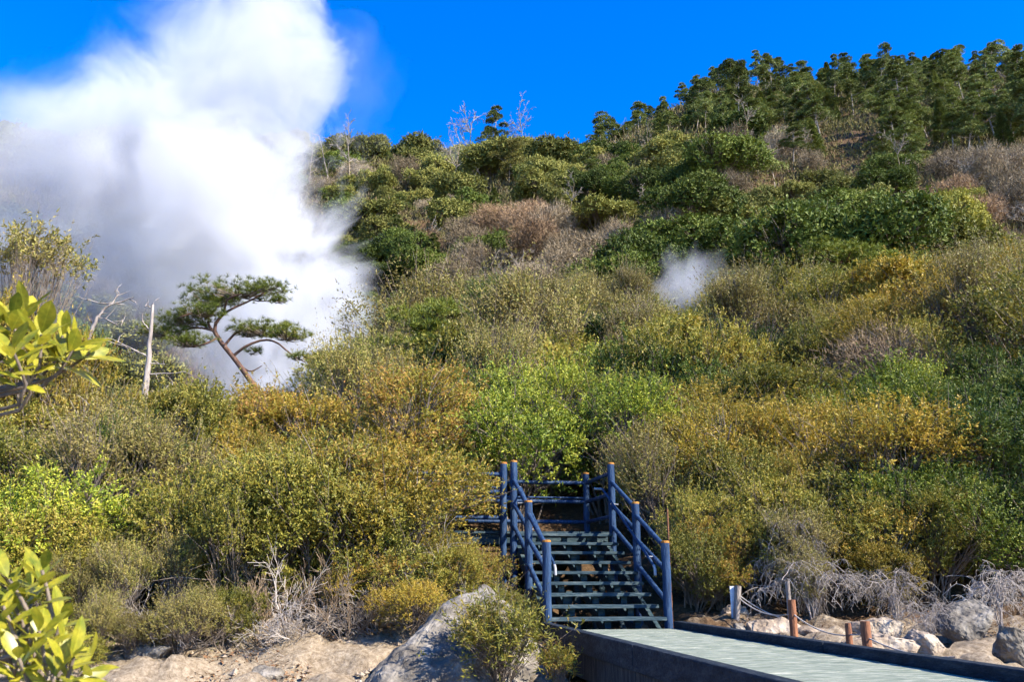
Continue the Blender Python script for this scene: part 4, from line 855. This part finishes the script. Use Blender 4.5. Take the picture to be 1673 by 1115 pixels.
for px, py, rx, ry, dy, n_ in PADS:
    u = rdir(r, n_); f = r.uniform(0, 1.25, n_) ** .6; c = W3(px, py, dy); R = rx * 1.08 / FPX * PY; Z = ry * .8 / FPX * PY
    C = c + np.stack([u[:, 0] * R * f, u[:, 1] * R * .8 * f, (u[:, 2] * .8 + .2) * Z * f + .12 * Z * np.sin(u[:, 0] * 7)], 1)
    A = unit(u * np.array([1, 1, .3]) + np.array([0, 0, .8])); needle_tufts(mn, r, C, A, 26, .17, .010)
    for q in C[:: 3]:
        a0 = c + (q - c) * .15 + np.array([0, 0, -Z * .6]); mtw.tube(np.array([a0, (a0 + q) / 2 + np.array([0, 0, -.04]), q]), [.014, .009, .005], 3)
me = mn.mesh('crown'); me.transform(e.matrix_world.inverted()); obj('crown', me, e, M['needle'])
me = mtw.mesh('twigs'); me.transform(e.matrix_world.inverted()); obj('twigs', me, e, M['bark'])

# --- dead trunk and broken branches left of the pine, and the two trees at the picture edge
def tree_lines(name, base_pt, lines, mat, label, cat='tree', thin='deadwood', nsub=0):
    g0 = gz(base_pt.x, base_pt.y); e = empty(name, (base_pt.x, base_pt.y, g0)); tag(e, label, cat); bpy.context.view_layer.update(); mb = MB(); mb2 = MB(); r = np.random.default_rng(int(abs(base_pt.x) * 50))
    for i, (pts, a, b2) in enumerate(lines):
        Q = spl(pts, 12); Q[1:] += r.normal(size=(11, 3)) * min(a * .35, .012); (mb if i == 0 else mb2).tube(Q, np.linspace(a, b2, 12), 8)
        for k in range(nsub if i else 0):
            j = r.integers(4, 11); d = unit(rdir(r, 1)[0] + np.array([0, 0, .5])); L = r.uniform(.15, .4); mb2.tube(np.array([Q[j], Q[j] + d * L * .5 + r.normal(size=3) * .02, Q[j] + d * L]), [b2 * 1.0 + .004, b2 * .7 + .003, .003], 4)
    for m3, nm, mt_ in ((mb, 'trunk', mat), (mb2, 'branches', thin)):
        me = m3.mesh(nm, smooth=True); me.transform(e.matrix_world.inverted()); obj(nm, me, e, M[mt_])
D0 = 21.0
def V3(px, py, Y=D0): return np.array(at(px, py, Y))
bp = at(228, 720, D0); bp.z = gz(bp.x, bp.y) - .2
tree_lines('snag_tree', bp, [([np.array(bp), V3(232, 690), V3(240, 610), V3(244, 560), V3(249, 498)], .115, .035), ([V3(238, 612), V3(265, 611), V3(312, 607)], .022, .006), ([V3(240, 583), V3(215, 570), V3(172, 556)], .025, .008), ([V3(238, 640), V3(262, 640), V3(285, 632)], .015, .005),
    ([V3(246, 540), V3(234, 528), V3(232, 522)], .02, .008), ([V3(249, 505), V3(240, 500), V3(236, 502)], .018, .008), ([V3(249, 500), V3(252, 492)], .015, .005), ([V3(236, 650), V3(225, 668), V3(215, 690)], .02, .006), ([V3(243, 596), V3(255, 594), V3(270, 596)], .018, .006)], 'deadwood', 'pale dead trunk with broken stubs standing beside the leaning pine', nsub=2)
D0b = 19.0
bp = at(140, 660, D0b); bp.z = gz(bp.x, bp.y) - .2
tree_lines('dead_tree', bp, [([np.array(bp), V3(138, 620, D0b), V3(142, 575, D0b), V3(150, 540, D0b)], .07, .045), ([V3(150, 540, D0b), V3(162, 515, D0b), V3(180, 498, D0b), V3(218, 486, D0b)], .045, .010), ([V3(178, 500, D0b), V3(188, 488, D0b), V3(194, 478, D0b), V3(186, 477, D0b)], .022, .007), ([V3(182, 497, D0b), V3(160, 495, D0b), V3(122, 484, D0b)], .022, .007),
    ([V3(148, 548, D0b), V3(160, 519, D0b), V3(195, 532, D0b), V3(200, 522, D0b)], .02, .007), ([V3(145, 560, D0b), V3(175, 553, D0b), V3(205, 565, D0b), V3(240, 582, D0b)], .022, .006), ([V3(142, 600, D0b), V3(120, 606, D0b), V3(80, 612, D0b)], .03, .012)], 'bark', 'broken bare branches reaching out beside the near glossy leaves', thin='deadwood', nsub=3)
x_, y_ = stand(45, 560, 20.0); z_ = gz(x_, y_); ht = at(60, 362, 20).z - z_
zc_ = at(62, 430, 20).z - z_; sh = crown_shape(23, .9, .72, zc_, 18, .27, 620, 10, .085, .036, .30, up=1.0)
e = plant('brown_tree', sh, (x_, y_, z_), 1.0, 'brown', 'bark', 'upright brown leaved tree against the steam above the near leaves', 'tree', None, rz=.5, part=('crown', 'stems')); e.scale = (1, 1, 1)
for px, py, Y, s, k, lab in [(30, 470, 17.5, 1.0, 'yellow', 'golden yellow tree behind the upper glossy leaves'), (105, 520, 17.0, .85, 'yellow', 'golden bush tree under the broken bare branches')]:
    q = at(px, py, Y); z_ = gz(q.x, Y); h = at(px, py - 40, Y).z - z_; sh = NEAR[2]; pl = plant('golden_tree', sh, (q.x, Y, z_), s, k, 'bark', lab, 'tree', None, part=('crown', 'stems')); pl.scale = (s, s, h / dims(sh))

# --- pale leafless bushes
def droop_shape(seed, n0, L, rad, depth, nch, grav, spread, rmin, up=.9):
    r = np.random.default_rng(seed); out = []; tips = []
    for i in range(n0):
        an = r.uniform(0, 6.28); d = np.array([math.cos(an), math.sin(an), up]); grow(r, np.array([0, 0, -.1]), d, L * r.uniform(.7, 1.2), rad, depth, out, tips, grav, spread, nch, 6, .16, .62, .62, rmin)
    a = MB(); b_ = MB()
    for P, R, dp in out: (a if dp == depth else b_).tube(P, R, 6 if dp == depth else 3)
    return b_.mesh('twigs'), a.mesh('stems', smooth=True)
def curtain_shape(seed, n0, H, reach, nh, L):
    # stems arch up and out; fine twigs hang from them like a curtain
    r = np.random.default_rng(seed); a = MB(); b_ = MB()
    for i in range(n0):
        an = i * 6.28 / n0 + r.uniform(-.4, .4); d = np.array([math.cos(an), math.sin(an), 0]); h = H * r.uniform(.75, 1.1); re = reach * r.uniform(.6, 1.1)
        Q = spl([np.array([0, 0, -.15]), d * re * .12 + [0, 0, h * .55], d * re * .45 + [0, 0, h * .98], d * re + [0, 0, h * .72]], 16); Q[1:] += r.normal(size=(15, 3)) * .012; a.tube(Q, np.linspace(.016, .005, 16), 6)
        for k in range(nh):
            p0 = Q[r.integers(5, 16)]; side = unit(rdir(r, 1)[0] * np.array([1, 1, .2]) + d * .5); l = L * r.uniform(.5, 1.3)
            P = [p0]; dd = side * .9 + np.array([0, 0, .35])
            for m_ in range(6): dd = unit(dd + np.array([0, 0, -.26]) + r.normal(size=3) * .26); P.append(P[-1] + dd * l / 6)
            P = np.array(P); b_.tube(P, np.linspace(.0045, .0022, 7), 3)
            for c in range(7):
                q0 = P[r.integers(1, 7)]; e2 = unit(rdir(r, 1)[0] * .8 + np.array([0, 0, -.5])); ll = l * r.uniform(.15, .4)
                b_.tube(np.array([q0, q0 + e2 * ll * .5 + r.normal(size=3) * .012, q0 + e2 * ll * .8 + np.array([0, 0, -ll * .35])]), [.003, .0025, .0018], 3)
    return b_.mesh('twigs'), a.mesh('stems', smooth=True)
DRO = [curtain_shape(91, 8, 1.0, .85, 24, .42), curtain_shape(92, 6, 1.0, .7, 22, .42)]
TANG = [droop_shape(95, 7, .75, .0095, 3, 5, .0, .75, .0026, .5), droop_shape(96, 9, .8, .010, 3, 4, .04, .4, .003, 1.6)]
for sh, px, py, Y, s, dz, m1, nm, lab in [
    (DRO[0], 1320, 925, 12.5, .85, .25, 'whitetwig', 'drooping_bush', 'wide white leafless bush drooping above the orange brown post'),
    (DRO[0], 1285, 860, 13.0, .6, .55, 'whitetwig', 'drooping_bush', 'small white leafless sprays among the golden shrubs, highest of the white bushes'),
    (DRO[1], 1455, 930, 12.3, .75, .3, 'whitetwig', 'drooping_bush', 'white leafless bush hanging down between two golden shrubs'),
    (DRO[1], 1625, 950, 11.4, .85, .3, 'whitetwig', 'drooping_bush', 'large white arching dead branches over the dark boulder'),
    (DRO[0], 1520, 1010, 11.0, .5, .1, 'whitetwig', 'drooping_bush', 'low white twig tangle lying against the dark boulder'),
    (TANG[0], 275, 915, 11.3, .85, .3, 'whitetwig', 'bare_bush', 'pale tangled twigs over the half hidden grey rock'),
    (TANG[1], 425, 1040, 11.6, .75, .0, 'browntwig', 'bare_bush', 'upright clump of brown bare stems on the bank edge'),
    (TANG[0], 500, 960, 11.5, .95, .15, 'whitetwig', 'bare_bush', 'crooked white bare branches under the olive shrubs'),
    (TANG[0], 645, 900, 11.9, 1.1, .5, 'whitetwig', 'bare_bush', 'grey twisted bare branches among golden leaves by the landing'),
    (TANG[1], 570, 960, 11.6, .8, .1, 'browntwig', 'bare_bush', 'thin dark bare stems rising behind the bank crest'),
    (TANG[0], 1165, 640, 24, 2.0, .5, 'whitetwig', 'bare_bush', 'pale bare branching shrub uphill of the golden shrub'),
    (TANG[0], 1420, 600, 27, 2.4, .8, 'browntwig', 'bare_bush', 'reddish brown bare branching shrub below the wide low pine'),
    (TANG[1], 200, 650, 17, 1.6, .2, 'browntwig', 'bare_bush', 'grey leafless scrub around the foot of the dead trunk'),
    (TANG[1], 130, 650, 16.5, 1.5, .2, 'whitetwig', 'bare_bush', 'pale leafless scrub beside the near glossy leaves'),
    (TANG[1], 300, 670, 19, 1.3, .2, 'browntwig', 'bare_bush', 'thin bare scrub between dead trunk and golden shrubs')]:
    q = at(px, py, Y); z_ = gz(q.x, Y); e = empty(nm, (q.x, Y, z_), RNG.uniform(0, 6.28), (s, s, max(s, (q.z - z_) / 1.0) if nm == 'drooping_bush' else s)); tag(e, lab, 'bush'); obj('twigs', sh[0], e, M[m1]); obj('stems', sh[1], e, M['deadwood' if m1 == 'whitetwig' else 'bark'])
# --- the bush on the boulder
q = at(815, 1075, 9.6); sh = crown_shape(97, .50, .50, .60, 18, .19, 560, 11, .055, .016, .20, up=.9)
e = plant('orange_bush', sh, (q.x, 9.55, -1.2), 1.0, 'olive', 'bark', 'leafy olive bush growing in front of the big grey boulder', 'shrub', None, rz=1.0, sz=.9, part=('crown', 'stems'))
q = at(915, 1090, 9.2); sh2 = crown_shape(98, .30, .26, .35, 8, .14, 160, 12, .05, .015, .16, up=.8)
plant('orange_bush', sh2, (q.x, 9.2, -1.2), .72, 'orange', 'bark', 'small orange bush tip beside the walkway edge beam', 'shrub', None, part=('crown', 'stems'))

# --- near glossy leaves at the picture edge
def leaf_mesh(seed):
    r = np.random.default_rng(seed); n = 9; tt = np.linspace(0, 1, n); w = .19 * np.sin(np.clip(tt * 1.02, 0, 1) ** 1.15 * math.pi) ** .75 + .004; z = -.16 * tt ** 2 * r.uniform(.3, 1.6) + .02
    V = []; 
    for k in range(n):
        for s, h in ((-1, .05), (-.5, .012), (0, -.01), (.5, .012), (1, .05)): V.append((s * w[k], tt[k], z[k] + h * w[k] * 4 * .5))
    i = np.arange(n - 1)[:, None] * 5; j = np.arange(4)[None]; F = np.stack([i + j, i + j + 1, i + j + 6, i + j + 5], -1).reshape(-1, 4)
    return mesh_np('leaf', V, [F], M['laurel'], True)
LEAF = [leaf_mesh(i) for i in range(4)]
def sprig(base_pt, whorls, label, seed):
    r = np.random.default_rng(seed); e = empty('broadleaf_shrub', base_pt); tag(e, label, 'shrub', None); bpy.context.view_layer.update(); ms = MB()
    for px, py, Y, n, L, ax in whorls:
        c = np.array(at(px, py, Y)); A = unit(np.array(ax, float))
        b0 = np.array(base_pt); mid = np.array([b0[0] * .5 + c[0] * .5 - .12, (b0[1] + c[1]) / 2, c[2] - .22]); Q = spl([b0, b0 * .5 + mid * .5, mid, c - A * .12, c + A * .02], 14); ms.tube(Q, np.linspace(.009, .003, 14), 6)
        for k in range(n):
            an = k * 2.4 + r.uniform(-.3, .3); a = np.cross(A, [0, 0, 1.0]) if abs(A[2]) < .9 else np.array([1.0, 0, 0]); a = unit(a); b_ = np.cross(A, a)
            rad = a * math.cos(an) + b_ * math.sin(an); f = k / n; D = unit(A * (.25 + .9 * f) + rad * (1.05 - .5 * f)); N = unit(A * 1.0 - rad * .6 + r.normal(size=3) * .15); N = unit(N - D * (N * D).sum())
            S = np.cross(D, N); l = L * r.uniform(.5, .95); pos = c + A * (f - .6) * .07 + rad * .006
            Mx = Matrix(((S[0] * l, D[0] * l, N[0] * l, pos[0]), (S[1] * l, D[1] * l, N[1] * l, pos[1]), (S[2] * l, D[2] * l, N[2] * l, pos[2]), (0, 0, 0, 1)))
            o = obj('leaf', LEAF[r.integers(4)], e); o.matrix_parent_inverse = Matrix.Identity(4); o.matrix_basis = e.matrix_world.inverted() @ Mx
    me = ms.mesh('stem', smooth=True); me.transform(e.matrix_world.inverted()); obj('stem', me, e, M['bark'])
sprig((-1.75, 2.1, gz(-1.75, 2.1)), [(18, 535, 2.0, 11, .115, (.1, -.2, 1)), (62, 560, 2.0, 11, .115, (.35, -.2, 1)), (112, 578, 2.05, 12, .11, (.7, -.1, .8)), (20, 585, 1.9, 10, .11, (.1, -.4, .8)), (70, 598, 2.1, 9, .10, (.6, -.2, .4)), (-20, 540, 2.0, 9, .11, (0, -.2, 1)), (40, 520, 2.1, 9, .11, (.2, 0, 1)), (95, 560, 2.15, 9, .10, (.5, 0, 1)), (135, 585, 2.1, 8, .10, (1, -.1, .6)), (40, 610, 2.0, 8, .10, (.3, -.4, .5))],
      'glossy yellow green leaf spray hanging in at mid height of the picture edge', 1)
sprig((-1.45, 1.7, gz(-1.45, 1.7)), [(66, 950, 1.7, 11, .085, (.1, -.2, 1)), (18, 965, 1.65, 10, .09, (-.2, -.2, 1)), (25, 1010, 1.7, 11, .085, (.1, -.4, 1)), (60, 1050, 1.65, 11, .085, (.2, -.3, 1)), (95, 1075, 1.7, 11, .085, (.5, -.2, 1)), (130, 1105, 1.75, 11, .085, (.8, -.2, .6)), (30, 1095, 1.6, 11, .085, (.1, -.4, 1)), (80, 1120, 1.6, 10, .085, (.3, -.4, 1)), (0, 1060, 1.7, 9, .085, (0, -.3, 1)), (45, 985, 1.75, 10, .085, (.3, 0, 1)), (90, 1030, 1.8, 9, .085, (.5, 0, 1)), (110, 1090, 1.6, 9, .08, (.6, -.3, .8)), (5, 1010, 1.6, 9, .085, (0, -.3, 1)), (50, 1085, 1.75, 10, .085, (.2, 0, 1))],
      'glossy yellow green leaves filling the bottom corner of the picture', 2)
# labels that several things share: tell small sets apart by their order in the picture
ORD = 'first second third fourth fifth sixth seventh eighth ninth tenth eleventh twelfth'.split()
def shared():
    d = {}
    for o in COL.objects:
        if o.parent is None and 'label' in o: d.setdefault(o['label'], []).append(o)
    return {k: v for k, v in d.items() if len(v) > 1}
for lab, os_ in shared().items():
    if len(os_) > 8:
        os_ = sorted(os_, key=lambda o: o.location.y); n = len(os_)
        for k, o in enumerate(os_): o['label'] = lab + ', ' + ('front' if k < n / 3 else 'middle' if k < 2 * n / 3 else 'back') + ' row'
for lab, os_ in shared().items():
    if len(os_) <= 12:
        for k, o in enumerate(sorted(os_, key=lambda o: proj(o.location)[0])): o['label'] = f"{lab}, {ORD[k]} from left"
print('hill trees', farN, 'objects', len(bpy.data.objects), 'tris', sum(len(m.polygons) for m in bpy.data.meshes) * 2)
